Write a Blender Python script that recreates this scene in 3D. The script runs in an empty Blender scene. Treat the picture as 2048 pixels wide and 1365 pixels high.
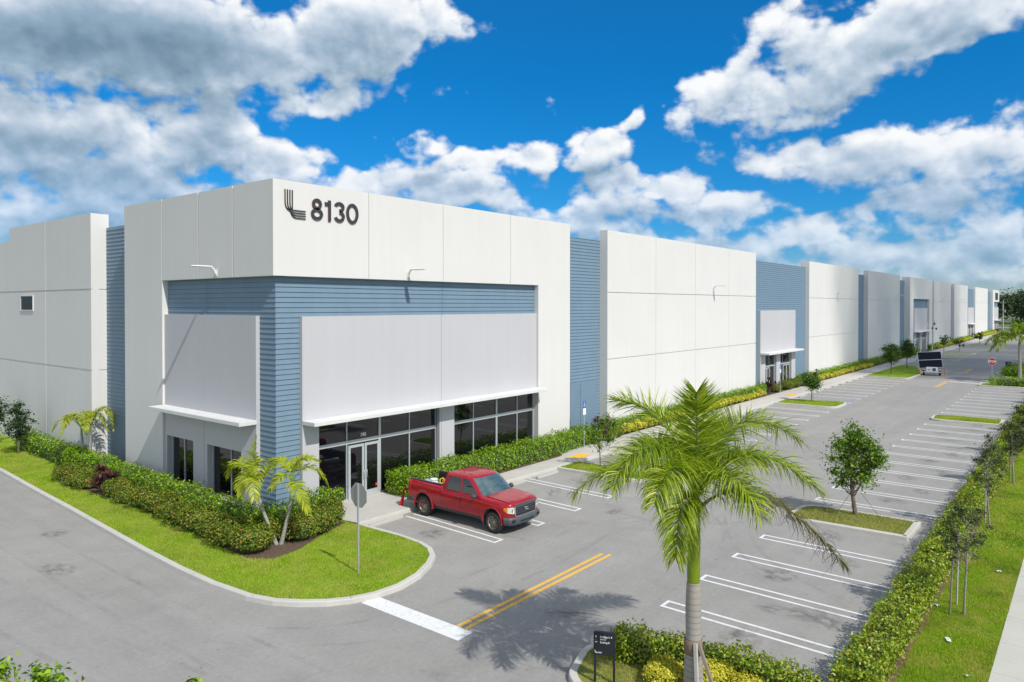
import bpy, math, random
import numpy as np
from mathutils import Vector, Matrix
R = math.radians
random.seed(7); rng = np.random.default_rng(7)
scene = bpy.context.scene
C = scene.collection

# ------------------------------------------------------------------ camera
cd = bpy.data.cameras.new('camera'); cam = bpy.data.objects.new('camera', cd); C.objects.link(cam)
cd.lens = 25.59; cd.sensor_width = 36; cd.shift_y = -0.0265; cd.clip_start = 0.1; cd.clip_end = 20000
yaw, pitch = R(38.757), R(-0.64)
fwv = Vector((math.cos(pitch)*math.cos(yaw), math.cos(pitch)*math.sin(yaw), math.sin(pitch)))
cam.location = (-16.08, -24.68, 8.522)
cam.rotation_mode = 'QUATERNION'
cam.rotation_quaternion = fwv.to_track_quat('-Z', 'Y')
scene.camera = cam

# ------------------------------------------------------------------ sun, sky, exposure
SUN_DIR = Vector((0.2, 0.93, -1.0)).normalized()          # the way the light travels
sl = bpy.data.lights.new('sun', 'SUN'); sl.energy = 3.6; sl.angle = R(0.53); sl.color = (1.0, 0.965, 0.91)
sun = bpy.data.objects.new('sun', sl); C.objects.link(sun); sun.location = (-10, -40, 60)
sun.rotation_mode = 'QUATERNION'; sun.rotation_quaternion = SUN_DIR.to_track_quat('-Z', 'Y')
scene.view_settings.view_transform = 'Standard'; scene.view_settings.look = 'None'
scene.view_settings.gamma = 1; scene.view_settings.exposure = 0.12
try: scene.view_settings.use_curve_mapping = False
except Exception: pass
scene.render.engine = 'CYCLES'
scene.cycles.max_bounces = 7; scene.cycles.transparent_max_bounces = 12

CLOUDS = [(12.0, 17.7, 12.5, 3.3, 20, 1.0), (22.1, 15.6, 4.3, 2.4, 10, 0.9), (7.8, 18.8, 7.2, 2.7, 10, 1.0), (18.6, 19.5, 4.1, 2.0, 30, 0.6), (13.9, 10.3, 8.1, 2.6, 2, 1.0), (5.5, 10.1, 4.7, 3.0, 15, 1.0), (8.3, 6.5, 5.8, 2.2, 0, 0.9), (18.6, 10.3, 3.8, 1.8, 0, 0.7), (31.9, 12.3, 2.9, 1.9, -10, 0.85), (30.5, 14.1, 1.5, 0.9, 35, 0.6), (37.3, 12.1, 2.7, 1.5, 10, 0.85), (41.3, 11.3, 4.3, 1.3, 0, 0.75), (45.2, 12.4, 2.3, 1.2, 15, 0.7), (45.6, 9.0, 9.4, 2.4, 0, 1.0), (28.8, 8.9, 6.5, 1.6, 3, 0.85), (22.5, 7.0, 4.7, 2.2, -5, 0.9), (31.9, 7.1, 5.8, 1.9, 0, 0.85), (56.4, 10.8, 3.0, 2.1, 0, 0.95), (50.1, 10.0, 4.2, 1.7, 5, 0.9), (66.3, 18.3, 17.5, 4.2, 3, 1.45), (51.2, 19.9, 8.6, 3.9, 15, 1.1), (45.1, 21.2, 3.1, 2.0, 25, 0.8), (53.1, 15.6, 4.8, 1.1, 12, 0.8), (71.5, 11.4, 9.0, 3.6, 0, 1.15), (61.4, 12.6, 5.0, 3.8, 20, 1.1), (66.7, 8.2, 8.6, 3.0, 0, 1.05), (70.2, 5.2, 9.5, 3.0, 0, 1.0), (16.5, 4.8, 5.4, 1.4, 0, 0.7), (5.5, 3.7, 5.5, 1.9, 0, 0.9), (11.3, 2.6, 12.4, 1.9, 0, 0.72), (22.7, 4.6, 8.1, 1.8, 0, 0.8),
 (-25, 14, 16, 5, 8, 1), (115, 16, 20, 6, 0, 1), (-110, 16, 40, 6, 0, .9)]

def cloud_groups():
    """two node groups over (azimuth, elevation) in degrees: the cloud masses, and the lumps on them"""
    def grp(name, outs):
        g = bpy.data.node_groups.new(name, 'ShaderNodeTree')
        g.interface.new_socket('AzEl', in_out='INPUT', socket_type='NodeSocketVector')
        for o in outs: g.interface.new_socket(o, in_out='OUTPUT', socket_type='NodeSocketFloat')
        return g, g.nodes, g.links, g.nodes.new('NodeGroupInput'), g.nodes.new('NodeGroupOutput')
    # masses: w - w*r^2 of turned ellipses, written out as a quadratic in x, y
    g, n, l, gi, go = grp('cloud_mass', ['Mass'])
    warp = n.new('ShaderNodeTexNoise'); warp.noise_dimensions = '2D'; warp.inputs['Scale'].default_value = .16; warp.inputs['Detail'].default_value = 3
    l.new(gi.outputs[0], warp.inputs['Vector'])
    sb = n.new('ShaderNodeVectorMath'); sb.operation = 'SUBTRACT'; sb.inputs[1].default_value = (.5, .5, .5); l.new(warp.outputs['Color'], sb.inputs[0])
    wm = n.new('ShaderNodeVectorMath'); wm.operation = 'MULTIPLY_ADD'; wm.inputs[1].default_value = (5.0, 3.4, 0)
    l.new(sb.outputs[0], wm.inputs[0]); l.new(gi.outputs[0], wm.inputs[2])
    sp = n.new('ShaderNodeSeparateXYZ'); l.new(wm.outputs[0], sp.inputs[0])
    lin = n.new('ShaderNodeCombineXYZ'); l.new(sp.outputs[0], lin.inputs[0]); l.new(sp.outputs[1], lin.inputs[1]); lin.inputs[2].default_value = 1
    def mul(p, q):
        m = n.new('ShaderNodeMath'); m.operation = 'MULTIPLY'; l.new(p, m.inputs[0]); l.new(q, m.inputs[1]); return m.outputs[0]
    qd = n.new('ShaderNodeCombineXYZ')
    l.new(mul(sp.outputs[0], sp.outputs[0]), qd.inputs[0]); l.new(mul(sp.outputs[0], sp.outputs[1]), qd.inputs[1]); l.new(mul(sp.outputs[1], sp.outputs[1]), qd.inputs[2])
    cur = None
    for (a, e, ra, re, rot, w) in CLOUDS:
        t = R(-rot); ca, sa = math.cos(t), math.sin(t)
        u = np.array([ca, sa, -(ca*a+sa*e)])/ra; v = np.array([-sa, ca, -(-sa*a+ca*e)])/re
        A = u[0]**2+v[0]**2; B = 2*(u[0]*u[1]+v[0]*v[1]); D = u[1]**2+v[1]**2
        E = 2*(u[0]*u[2]+v[0]*v[2]); F = 2*(u[1]*u[2]+v[1]*v[2]); H = u[2]**2+v[2]**2
        d1 = n.new('ShaderNodeVectorMath'); d1.operation = 'DOT_PRODUCT'; d1.inputs[1].default_value = (-w*A, -w*B, -w*D); l.new(qd.outputs[0], d1.inputs[0])
        d2 = n.new('ShaderNodeVectorMath'); d2.operation = 'DOT_PRODUCT'; d2.inputs[1].default_value = (-w*E, -w*F, w-w*H); l.new(lin.outputs[0], d2.inputs[0])
        ad = n.new('ShaderNodeMath'); ad.operation = 'ADD'; l.new(d1.outputs['Value'], ad.inputs[0]); l.new(d2.outputs['Value'], ad.inputs[1])
        if cur is None: cur = ad.outputs[0]
        else:
            mx = n.new('ShaderNodeMath'); mx.operation = 'SMOOTH_MAX'; mx.inputs[2].default_value = .25
            l.new(cur, mx.inputs[0]); l.new(ad.outputs[0], mx.inputs[1]); cur = mx.outputs[0]
    fl = n.new('ShaderNodeMath'); fl.operation = 'MAXIMUM'; fl.inputs[1].default_value = -.55; l.new(cur, fl.inputs[0]); l.new(fl.outputs[0], go.inputs[0])
    gm = g
    g, n, l, gi, go = grp('cloud_lumps', ['Lumps'])
    mpn = n.new('ShaderNodeVectorMath'); mpn.operation = 'MULTIPLY'; mpn.inputs[1].default_value = (1, 1.35, 1); l.new(gi.outputs[0], mpn.inputs[0])
    n1 = n.new('ShaderNodeTexNoise'); n1.noise_dimensions = '2D'; n1.inputs['Scale'].default_value = .30; n1.inputs['Detail'].default_value = 7; n1.inputs['Roughness'].default_value = .49
    l.new(mpn.outputs[0], n1.inputs['Vector'])
    vo = n.new('ShaderNodeTexVoronoi'); vo.voronoi_dimensions = '2D'; vo.inputs['Scale'].default_value = .7
    vo.inputs['Detail'].default_value = 1.5; vo.inputs['Roughness'].default_value = .45
    w2 = n.new('ShaderNodeVectorMath'); w2.operation = 'MULTIPLY_ADD'; w2.inputs[1].default_value = (1.4, 1.4, 0)
    l.new(n1.outputs['Color'], w2.inputs[0]); l.new(mpn.outputs[0], w2.inputs[2]); l.new(w2.outputs[0], vo.inputs['Vector'])
    nn = n.new('ShaderNodeMath'); nn.operation = 'MULTIPLY_ADD'; nn.inputs[1].default_value = 2.5; nn.inputs[2].default_value = -1.14; l.new(n1.outputs['Fac'], nn.inputs[0])
    vv = n.new('ShaderNodeMath'); vv.operation = 'MULTIPLY_ADD'; vv.inputs[1].default_value = -.38; l.new(vo.outputs['Distance'], vv.inputs[0]); l.new(nn.outputs[0], vv.inputs[2])
    l.new(vv.outputs[0], go.inputs[0])
    return gm, g

class NB:
    """small helper round a node tree"""
    def __init__(s, nt): s.nt = nt; s.n = nt.nodes; s.l = nt.links
    def new(s, t, **kw):
        x = s.n.new('ShaderNode'+t)
        for k, v in kw.items(): setattr(x, k, v)
        return x
    def put(s, v, sock):
        if isinstance(v, (int, float, tuple, list)): sock.default_value = v
        else: s.l.new(v, sock)
    def M(s, op, a, b=None, c=None, clamp=False):
        m = s.new('Math', operation=op, use_clamp=clamp)
        for i, v in enumerate((a, b, c)):
            if v is not None: s.put(v, m.inputs[i])
        return m.outputs[0]
    def V(s, op, a, b=None, c=None):
        m = s.new('VectorMath', operation=op)
        for i, v in enumerate((a, b, c)):
            if v is not None: s.put(v, m.inputs[i])
        return m.outputs['Value'] if op == 'DOT_PRODUCT' else m.outputs[0]
    def mix(s, f, a, b, mode='MIX'):
        m = s.new('Mix', data_type='RGBA', blend_type=mode)
        s.put(f, m.inputs[0]); s.put(a, m.inputs[6]); s.put(b, m.inputs[7]); return m.outputs[2]
    def ramp(s, f, stops, interp='LINEAR'):
        r = s.new('ValToRGB'); cr = r.color_ramp; cr.interpolation = interp
        while len(cr.elements) < len(stops): cr.elements.new(.5)
        for e, (p, c) in zip(cr.elements, stops): e.position = p; e.color = tuple(c)+((1,) if len(c) == 3 else ())
        s.put(f, r.inputs[0]); return r.outputs[0]
    def maprange(s, v, a, b, c=0, d=1, t='LINEAR'):
        m = s.new('MapRange', interpolation_type=t); s.put(v, m.inputs[0])
        for i, q in enumerate((a, b, c, d)): m.inputs[i+1].default_value = q
        return m.outputs[0]
    def noise(s, vec, scale, detail=4, rough=.5, dim='3D', dist=0):
        t = s.new('TexNoise', noise_dimensions=dim)
        if vec is not None: s.l.new(vec, t.inputs['Vector'])
        t.inputs['Scale'].default_value = scale; t.inputs['Detail'].default_value = detail; t.inputs['Roughness'].default_value = rough; t.inputs['Distortion'].default_value = dist
        return t

def make_world():
    w = bpy.data.worlds.new('World'); scene.world = w; w.use_nodes = True
    b = NB(w.node_tree); b.n.clear()
    out = b.new('OutputWorld'); bg = b.new('Background'); bg.inputs['Strength'].default_value = SKY_STRENGTH
    sky = b.new('TexSky'); sky.sky_type = 'NISHITA'; sky.sun_disc = False
    sky.sun_elevation = R(46.4); sky.sun_rotation = math.atan2(-SUN_DIR.x, -SUN_DIR.y) % (2*math.pi)
    sky.altitude = 0; sky.air_density = 1.0; sky.dust_density = 0; sky.ozone_density = 4.0
    hs = b.new('HueSaturation'); hs.inputs['Saturation'].default_value = 1.35; hs.inputs['Hue'].default_value = .485
    b.l.new(sky.outputs[0], hs.inputs['Color'])
    sx = b.new('SeparateXYZ'); b.l.new(b.new('TexCoord').outputs['Generated'], sx.inputs[0])
    tint = b.ramp(b.M('MAXIMUM', sx.outputs['Z'], 0), [(0, (.46, .52, .72)), (.05, (.30, .50, .76)), (.12, (.16, .54, .84)), (.30, (.12, .66, .95)), (.55, (.5, .85, 1.05)), (1, (.8, .9, 1.0))])
    skyc = b.mix(1.0, hs.outputs[0], tint, 'MULTIPLY')
    # broken white cloud over the rest of the sky (overhead and behind the camera)
    dr = b.new('TexCoord').outputs['Generated']; nz = b.noise(b.V('DIVIDE', dr, b.V('ADD', b.new('CombineXYZ').outputs[0], (1, 1, 1))), 2.6, 4, .6).outputs['Fac']
    ahead = b.V('DOT_PRODUCT', dr, (.745, .600, -.30))
    cov = b.M('MULTIPLY', b.maprange(nz, .44, .56, 0, .9), b.maprange(ahead, .35, .05, 0, 1))
    b.l.new(b.mix(cov, skyc, (8.4, 8.2, 7.7, 1)), bg.inputs['Color']); b.l.new(bg.outputs[0], out.inputs[0])
SKY_STRENGTH = .12
make_world()

def make_clouds():
    """a piece of sky dome 7 km out that carries the clouds over the view"""
    m = bpy.data.materials.new('clouds'); m.use_nodes = True; b = NB(m.node_tree); b.n.clear(); n, l = b.n, b.l
    try: m.cycles.emission_sampling = 'NONE'
    except Exception: pass
    nv = b.V('NORMALIZE', b.new('TexCoord').outputs['Object']); sx = b.new('SeparateXYZ'); l.new(nv, sx.inputs[0])
    cb = b.new('CombineXYZ'); l.new(b.M('ARCTAN2', sx.outputs['Y'], sx.outputs['X']), cb.inputs['X']); l.new(b.M('ARCSINE', sx.outputs['Z']), cb.inputs['Y'])
    dg = b.V('MULTIPLY', cb.outputs[0], (57.2958, 57.2958, 0))
    GM, GL = cloud_groups()
    def at(tree, off):
        g = b.new('Group'); g.node_tree = tree; l.new(b.V('ADD', dg, off) if off else dg, g.inputs[0]); return g.outputs[0]
    m0 = at(GM, None); m2 = at(GM, (-.2, 2.2, 0)); l0 = at(GL, None); l1 = at(GL, (-.25, .9, 0))
    al = b.maprange(b.M('ADD', m0, l0), -.20, .46, 0, 1, 'SMOOTHSTEP')
    thick = b.M('MULTIPLY', b.M('MAXIMUM', b.M('SUBTRACT', m0, .62), 0), .82)
    sh = b.M('MULTIPLY_ADD', b.M('MULTIPLY', b.M('SUBTRACT', l0, l1), b.M('SUBTRACT', 1.0, b.M('MULTIPLY', thick, .9), clamp=True)), .34, .62)
    sh = b.M('MULTIPLY_ADD', b.M('MINIMUM', b.M('MAXIMUM', b.M('SUBTRACT', m0, m2), -.8), .8), .40, sh)
    sh = b.M('SUBTRACT', sh, thick, clamp=True)
    col = b.ramp(sh, [(0, (.17, .27, .37)), (.3, (.30, .42, .54)), (.55, (.50, .60, .72)), (.78, (.74, .80, .87)), (1, (.93, .945, .96))])
    sy = b.new('SeparateXYZ'); l.new(dg, sy.inputs[0])
    al = b.M('MULTIPLY', al, b.maprange(sy.outputs['Y'], 1, 12, .58, 1))
    al = b.M('MULTIPLY', al, b.maprange(sy.outputs['Y'], 30, 38, 1, 0))
    em = b.new('Emission'); l.new(col, em.inputs[0]); em.inputs[1].default_value = .95
    ms = b.new('MixShader'); l.new(al, ms.inputs[0]); l.new(b.new('BsdfTransparent').outputs[0], ms.inputs[1]); l.new(em.outputs[0], ms.inputs[2])
    l.new(ms.outputs[0], b.new('OutputMaterial').inputs[0])
    me = bpy.data.meshes.new('sky'); vs = []; fs = []; na, ne = 60, 18; rad = 7000
    for j in range(ne+1):
        for i in range(na+1):
            a = R(-30+150*i/na); e = R(-.3+40*j/ne); vs.append((rad*math.cos(e)*math.cos(a), rad*math.cos(e)*math.sin(a), rad*math.sin(e)))
    for j in range(ne):
        for i in range(na):
            k = j*(na+1)+i; fs.append((k, k+1, k+na+2, k+na+1))
    me.from_pydata(vs, [], fs); me.materials.append(m)
    for p in me.polygons: p.use_smooth = True
    o = bpy.data.objects.new('sky', me); C.objects.link(o); o['kind'] = 'structure'
make_clouds()

# ------------------------------------------------------------------ helpers
def tag(o, label=None, cat=None, group=None, kind=None):
    if label: o['label'] = label
    if cat: o['category'] = cat
    if group: o['group'] = group
    if kind: o['kind'] = kind
    return o
def empty(name, loc=(0, 0, 0), rz=0, label=None, cat=None, group=None):
    o = bpy.data.objects.new(name, None); C.objects.link(o); o.location = loc; o.rotation_euler = (0, 0, rz); o.empty_display_size = .3
    return tag(o, label, cat, group)
ORD = ['zeroth', 'first', 'second', 'third', 'fourth', 'fifth', 'sixth', 'seventh', 'eighth', 'ninth', 'tenth', 'eleventh', 'twelfth', 'thirteenth', 'fourteenth', 'fifteenth', 'sixteenth', 'seventeenth', 'eighteenth', 'nineteenth', 'twentieth']
def ordinal(k):
    if k <= 20: return ORD[k]
    t = {2: 'twenty', 3: 'thirty', 4: 'forty'}[k//10]
    return t+'-'+ORD[k % 10] if k % 10 else t[:-1]+'ieth'

class MB:
    """collects shapes for ONE mesh"""
    def __init__(s): s.v = []; s.f = []; s.m = []; s.sm = []
    def add(s, vs, fs, mat=0, smooth=False):
        k = len(s.v); s.v += [tuple(p) for p in vs]
        for f in fs: s.f.append(tuple(i+k for i in f)); s.m.append(mat); s.sm.append(smooth)
    def box(s, x0, x1, y0, y1, z0, z1, mat=0, M=None):
        vs = [(x0, y0, z0), (x1, y0, z0), (x1, y1, z0), (x0, y1, z0), (x0, y0, z1), (x1, y0, z1), (x1, y1, z1), (x0, y1, z1)]
        if M is not None: vs = [tuple(M @ Vector(p)) for p in vs]
        s.add(vs, [(0, 3, 2, 1), (4, 5, 6, 7), (0, 1, 5, 4), (1, 2, 6, 5), (2, 3, 7, 6), (3, 0, 4, 7)], mat)
    def tube(s, pts, rad, n=8, mat=0, caps=True, smooth=True):
        pts = [Vector(p) for p in pts]; rad = rad if isinstance(rad, (list, tuple)) else [rad]*len(pts)
        vs = []; prev = None
        for i, p in enumerate(pts):
            d = (pts[min(i+1, len(pts)-1)]-pts[max(i-1, 0)]).normalized()
            if prev is None: u = d.orthogonal().normalized()
            else:
                u = prev-d*prev.dot(d); u = u.normalized() if u.length > 1e-6 else d.orthogonal().normalized()
            prev = u; w = d.cross(u)
            for k in range(n): a = 2*math.pi*k/n; vs.append(p+(u*math.cos(a)+w*math.sin(a))*rad[i])
        fs = [(i*n+k, i*n+(k+1) % n, (i+1)*n+(k+1) % n, (i+1)*n+k) for i in range(len(pts)-1) for k in range(n)]
        s.add(vs, fs, mat, smooth)
        if caps: s.add(vs[:n], [tuple(range(n))[::-1]], mat); s.add(vs[-n:], [tuple(range(n))], mat)
    def lathe(s, prof, n=24, mat=0, M=None, smooth=True):
        """prof: (radius, height) pairs turned round z"""
        vs = [(r*math.cos(2*math.pi*k/n), r*math.sin(2*math.pi*k/n), h) for r, h in prof for k in range(n)]
        if M is not None: vs = [tuple(M @ Vector(p)) for p in vs]
        s.add(vs, [(i*n+k, i*n+(k+1) % n, (i+1)*n+(k+1) % n, (i+1)*n+k) for i in range(len(prof)-1) for k in range(n)], mat, smooth)
    def prism(s, poly, z0, z1, mat=0, M=None, bottom=True):
        n = len(poly); vs = [(x, y, z0) for x, y in poly]+[(x, y, z1) for x, y in poly]
        if M is not None: vs = [tuple(M @ Vector(p)) for p in vs]
        fs = [tuple(range(n, 2*n))]+([tuple(range(n))[::-1]] if bottom else [])+[(i, (i+1) % n, (i+1) % n+n, i+n) for i in range(n)]
        s.add(vs, fs, mat)
    def grid(s, P, mat=0, smooth=True, close=False):
        """P: rows x cols of points"""
        r, c = len(P), len(P[0]); vs = [p for row in P for p in row]
        fs = [(i*c+j, i*c+(j+1) % c, (i+1)*c+(j+1) % c, (i+1)*c+j) for i in range(r-1) for j in range(c if close else c-1)]
        s.add(vs, fs, mat, smooth)
    def build(s, name, mats, parent=None, bevel=0, kind=None, **kw):
        me = bpy.data.meshes.new(name); me.from_pydata(s.v, [], s.f)
        mats = mats if isinstance(mats, (list, tuple)) else [mats]
        for m in mats: me.materials.append(m)
        me.polygons.foreach_set('material_index', s.m); me.polygons.foreach_set('use_smooth', s.sm); me.update()
        o = bpy.data.objects.new(name, me); C.objects.link(o)
        if parent is not None: o.parent = parent
        if bevel:
            b = o.modifiers.new('bevel', 'BEVEL'); b.width = bevel; b.segments = 2; b.limit_method = 'ANGLE'; b.angle_limit = R(40); b.harden_normals = True if False else False
        if kind: o['kind'] = kind
        return tag(o, **kw) if kw else o

def np_mesh(name, V, F, mat, parent=None, smooth=False):
    """V (n,3), F (m,k) arrays -> object"""
    me = bpy.data.meshes.new(name); V = np.asarray(V, np.float32); F = np.asarray(F, np.int32); m, k = F.shape
    me.vertices.add(len(V)); me.vertices.foreach_set('co', V.ravel())
    me.loops.add(m*k); me.loops.foreach_set('vertex_index', F.ravel())
    me.polygons.add(m); me.polygons.foreach_set('loop_start', np.arange(0, m*k, k, dtype=np.int32)); me.polygons.foreach_set('loop_total', np.full(m, k, np.int32))
    if smooth: me.polygons.foreach_set('use_smooth', np.ones(m, bool))
    me.update(calc_edges=True); me.materials.append(mat)
    o = bpy.data.objects.new(name, me); C.objects.link(o)
    if parent is not None: o.parent = parent
    return o

def unit(a): return a/np.maximum(np.linalg.norm(a, axis=-1, keepdims=True), 1e-9)
def leaf_arrays(P, N, size, aspect=.55, fold=.18):
    """kite-shaped leaves at P facing roughly N; size (n,)"""
    n = len(P); t = unit(np.cross(N, rng.normal(size=(n, 3)))); b = np.cross(N, t); s = np.asarray(size).reshape(-1, 1)
    v0 = P-t*s*.5; v2 = P+t*s*.5; v1 = P+b*s*aspect*.5+N*s*fold-t*s*.08; v3 = P-b*s*aspect*.5+N*s*fold-t*s*.08
    V = np.stack([v0, v1, v2, v3], 1).reshape(-1, 3); F = np.arange(4*n).reshape(n, 4)
    return V, F
def cat_arrays(L):
    V = []; F = []; k = 0
    for v, f in L: V.append(v); F.append(f+k); k += len(v)
    return np.concatenate(V), np.concatenate(F)

# ------------------------------------------------------------------ materials
def mat(name, col, rough=.6, metal=0, spec=.5, vary=None, bump=None, coat=0, island=None, trans=0, extra=None):
    m = bpy.data.materials.new(name); m.use_nodes = True; b = NB(m.node_tree); b.n.clear()
    p = b.new('BsdfPrincipled'); out = b.new('OutputMaterial')
    c = (*col, 1); tc = b.new('TexCoord').outputs['Object']
    cs = c
    if vary:                                   # (scale, amount, stretch)
        sc, am = vary[0], vary[1]; st = vary[2] if len(vary) > 2 else (1, 1, 1)
        nz = b.noise(b.V('MULTIPLY', tc, st), sc, 5, .6).outputs['Fac']
        k = b.maprange(nz, .25, .75, 1-am, 1+am); cs = b.V('MULTIPLY', c[:3], b.new('CombineXYZ').outputs[0])
        cb = b.n[-1] if False else None
        v = b.new('VectorMath', operation='SCALE'); v.inputs[0].default_value = col; b.l.new(k, v.inputs['Scale']); cs = v.outputs[0]
    if island:                                 # list of colours, one picked per leaf
        g = b.new('NewGeometry').outputs['Random Per Island']; cs = b.ramp(g, [(i/(len(island)-1), q) for i, q in enumerate(island)])
    if extra: cs = extra(b, cs, tc)
    b.put(cs, p.inputs['Base Color']); p.inputs['Roughness'].default_value = rough; p.inputs['Metallic'].default_value = metal
    p.inputs['Specular IOR Level'].default_value = spec; p.inputs['Coat Weight'].default_value = coat; p.inputs['Coat Roughness'].default_value = .06
    if bump:
        nz = b.noise(tc, bump[0], 4, .6).outputs['Fac']; bp = b.new('Bump'); bp.inputs['Strength'].default_value = bump[1]; bp.inputs['Distance'].default_value = bump[2] if len(bump) > 2 else .02
        b.l.new(nz, bp.inputs['Height']); b.l.new(bp.outputs[0], p.inputs['Normal'])
    if trans:
        tl = b.new('BsdfTranslucent'); b.put(b.mix(1.0, cs if not isinstance(cs, tuple) else cs, (1.0, 1.15, .45, 1), 'MULTIPLY'), tl.inputs[0])
        ms = b.new('MixShader'); ms.inputs[0].default_value = trans; b.l.new(p.outputs[0], ms.inputs[1]); b.l.new(tl.outputs[0], ms.inputs[2]); b.l.new(ms.outputs[0], out.inputs[0])
    else: b.l.new(p.outputs[0], out.inputs[0])
    return m

def wall_paint(b, cs, tc):
    """painted tilt-up concrete: faint upright roller streaks, soft clouds, a little run-off dirt"""
    st = b.noise(b.V('MULTIPLY', tc, (3.2, 3.2, .12)), 1.0, 5, .65).outputs['Fac']
    cl = b.noise(tc, .25, 4, .55).outputs['Fac']
    k = b.M('ADD', b.maprange(st, .3, .7, .982, 1.014), b.maprange(cl, .3, .7, -.022, .022))
    v = b.new('VectorMath', operation='SCALE'); b.put(cs if not isinstance(cs, tuple) else cs[:3], v.inputs[0]); b.l.new(k, v.inputs['Scale'])
    return v.outputs[0]
M_WHITE = mat('white_wall_paint', (.685, .668, .635), .75, spec=.25, extra=wall_paint, bump=(9, .12, .01))
M_LILAC = mat('lilac_grey_paint', (.505, .50, .51), .75, spec=.25, extra=wall_paint, bump=(9, .12, .01))
M_BLUE = mat('blue_siding', (.165, .245, .315), .55, spec=.35, vary=(2.2, .06, (1, 1, .4)))
M_CANOPY = mat('canopy_concrete', (.66, .66, .64), .8, vary=(1.5, .07), bump=(30, .2, .01))
M_ALU = mat('silver_window_frame', (.56, .60, .61), .38, metal=.35)
M_WHITEMETAL = mat('white_lamp_paint', (.72, .72, .71), .4)
M_BLACK = mat('dark_letter_paint', (.035, .037, .045), .5)
M_EMBLEM = mat('dark_brown_emblem', (.03, .02, .02), .45)
M_BRONZE = mat('maroon_sign_edge', (.22, .09, .07), .5)
M_SIGNWHITE = mat('white_sign_ink', (.8, .8, .8), .6)
M_ROOF = mat('roof_membrane', (.5, .5, .48), .9)
M_DARKREVEAL = mat('joint_sealant', (.42, .42, .41), .8)
def glass_mat():
    m = bpy.data.materials.new('dark_tinted_glass'); m.use_nodes = True; b = NB(m.node_tree); p = b.n['Principled BSDF']
    p.inputs['Base Color'].default_value = (.004, .0045, .006, 1); p.inputs['Roughness'].default_value = .015; p.inputs['IOR'].default_value = 1.75
    tc = b.new('TexCoord').outputs['Object']; nz = b.noise(tc, .55, 1, .4).outputs['Fac']; bp = b.new('Bump'); bp.inputs['Strength'].default_value = .05; bp.inputs['Distance'].default_value = .06
    b.l.new(nz, bp.inputs['Height']); b.l.new(bp.outputs[0], p.inputs['Normal']); return m
M_GLASS = glass_mat()

def asphalt(name, base):
    def ex(b, cs, tc):
        big = b.noise(tc, .11, 5, .6).outputs['Fac']; mid = b.noise(tc, .9, 5, .6, dist=.4).outputs['Fac']; grain = b.noise(tc, 7, 6, .85).outputs['Fac']
        vo = b.new('TexVoronoi'); vo.inputs['Scale'].default_value = 60; b.l.new(tc, vo.inputs['Vector'])
        streak = b.noise(b.V('MULTIPLY', tc, (.07, 1.0, 1)), 1.1, 4, .6).outputs['Fac']
        streak2 = b.noise(b.V('MULTIPLY', tc, (1.1, .06, 1)), 1.1, 4, .6).outputs['Fac']
        sx = b.new('SeparateXYZ'); b.l.new(tc, sx.inputs[0])
        onroad = b.maprange(sx.outputs[0], -4.5, -3.0, 0, 1)
        stv = b.new('Mix', data_type='FLOAT'); b.l.new(onroad, stv.inputs[0]); b.l.new(streak2, stv.inputs[2]); b.l.new(streak, stv.inputs[3])
        k = b.M('ADD', b.maprange(big, .3, .7, .93, 1.07), b.maprange(mid, .3, .7, -.05, .05))
        k = b.M('ADD', k, b.maprange(grain, .3, .7, -.12, .12)); k = b.M('ADD', k, b.maprange(vo.outputs['Distance'], 0, .6, .05, -.05))
        k = b.M('ADD', k, b.maprange(stv.outputs[0], .3, .7, -.055, .055))
        # oil and tyre scuffs: small darker blotches with an edge of their own
        sc = b.noise(b.V('MULTIPLY', tc, (1, .55, 1)), .8, 6, .7).outputs['Fac']
        k = b.M('SUBTRACT', k, b.maprange(sc, .60, .72, 0, .15)); sp = b.noise(tc, 5.5, 2, .5).outputs['Fac']; k = b.M('SUBTRACT', k, b.maprange(sp, .72, .76, 0, .35))
        v = b.new('VectorMath', operation='SCALE'); v.inputs[0].default_value = base; b.l.new(k, v.inputs['Scale']); return v.outputs[0]
    return mat(name, base, .85, spec=.3, extra=ex, bump=(55, .25, .012))
M_ASPHALT = asphalt('asphalt', (.312, .300, .278))
def conc(b, cs, tc):
    a = b.noise(tc, .7, 5, .6).outputs['Fac']; g = b.noise(tc, 30, 3, .6).outputs['Fac']
    k = b.M('ADD', b.maprange(a, .3, .7, .93, 1.06), b.maprange(g, .3, .7, -.05, .05))
    sp = b.noise(tc, 3.3, 5, .7).outputs['Fac']; k = b.M('SUBTRACT', k, b.maprange(sp, .66, .78, 0, .3))
    v = b.new('VectorMath', operation='SCALE'); b.put(cs[:3], v.inputs[0]); b.l.new(k, v.inputs['Scale']); return v.outputs[0]
M_CONC = mat('walk_concrete', (.50, .475, .43), .85, spec=.3, extra=conc, bump=(40, .2, .01))
M_KERB = mat('kerb_concrete', (.53, .51, .46), .85, spec=.3, extra=conc, bump=(25, .3, .01))
M_STOP = mat('wheel_stop_concrete', (.43, .42, .38), .85, extra=conc, bump=(25, .3, .01))
def worn(b, cs, tc):
    a = b.noise(tc, 9, 5, .7).outputs['Fac']; return b.mix(b.maprange(a, .52, .74, 0, .6), cs, (.27, .27, .26, 1))
M_LINE = mat('white_line_paint', (.74, .74, .72), .7, extra=worn)
M_YLINE = mat('yellow_line_paint', (.78, .44, .06), .7, extra=worn)
M_YPAD = mat('yellow_tactile_pad', (.82, .46, .03), .7, bump=(60, .4, .01))
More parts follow.
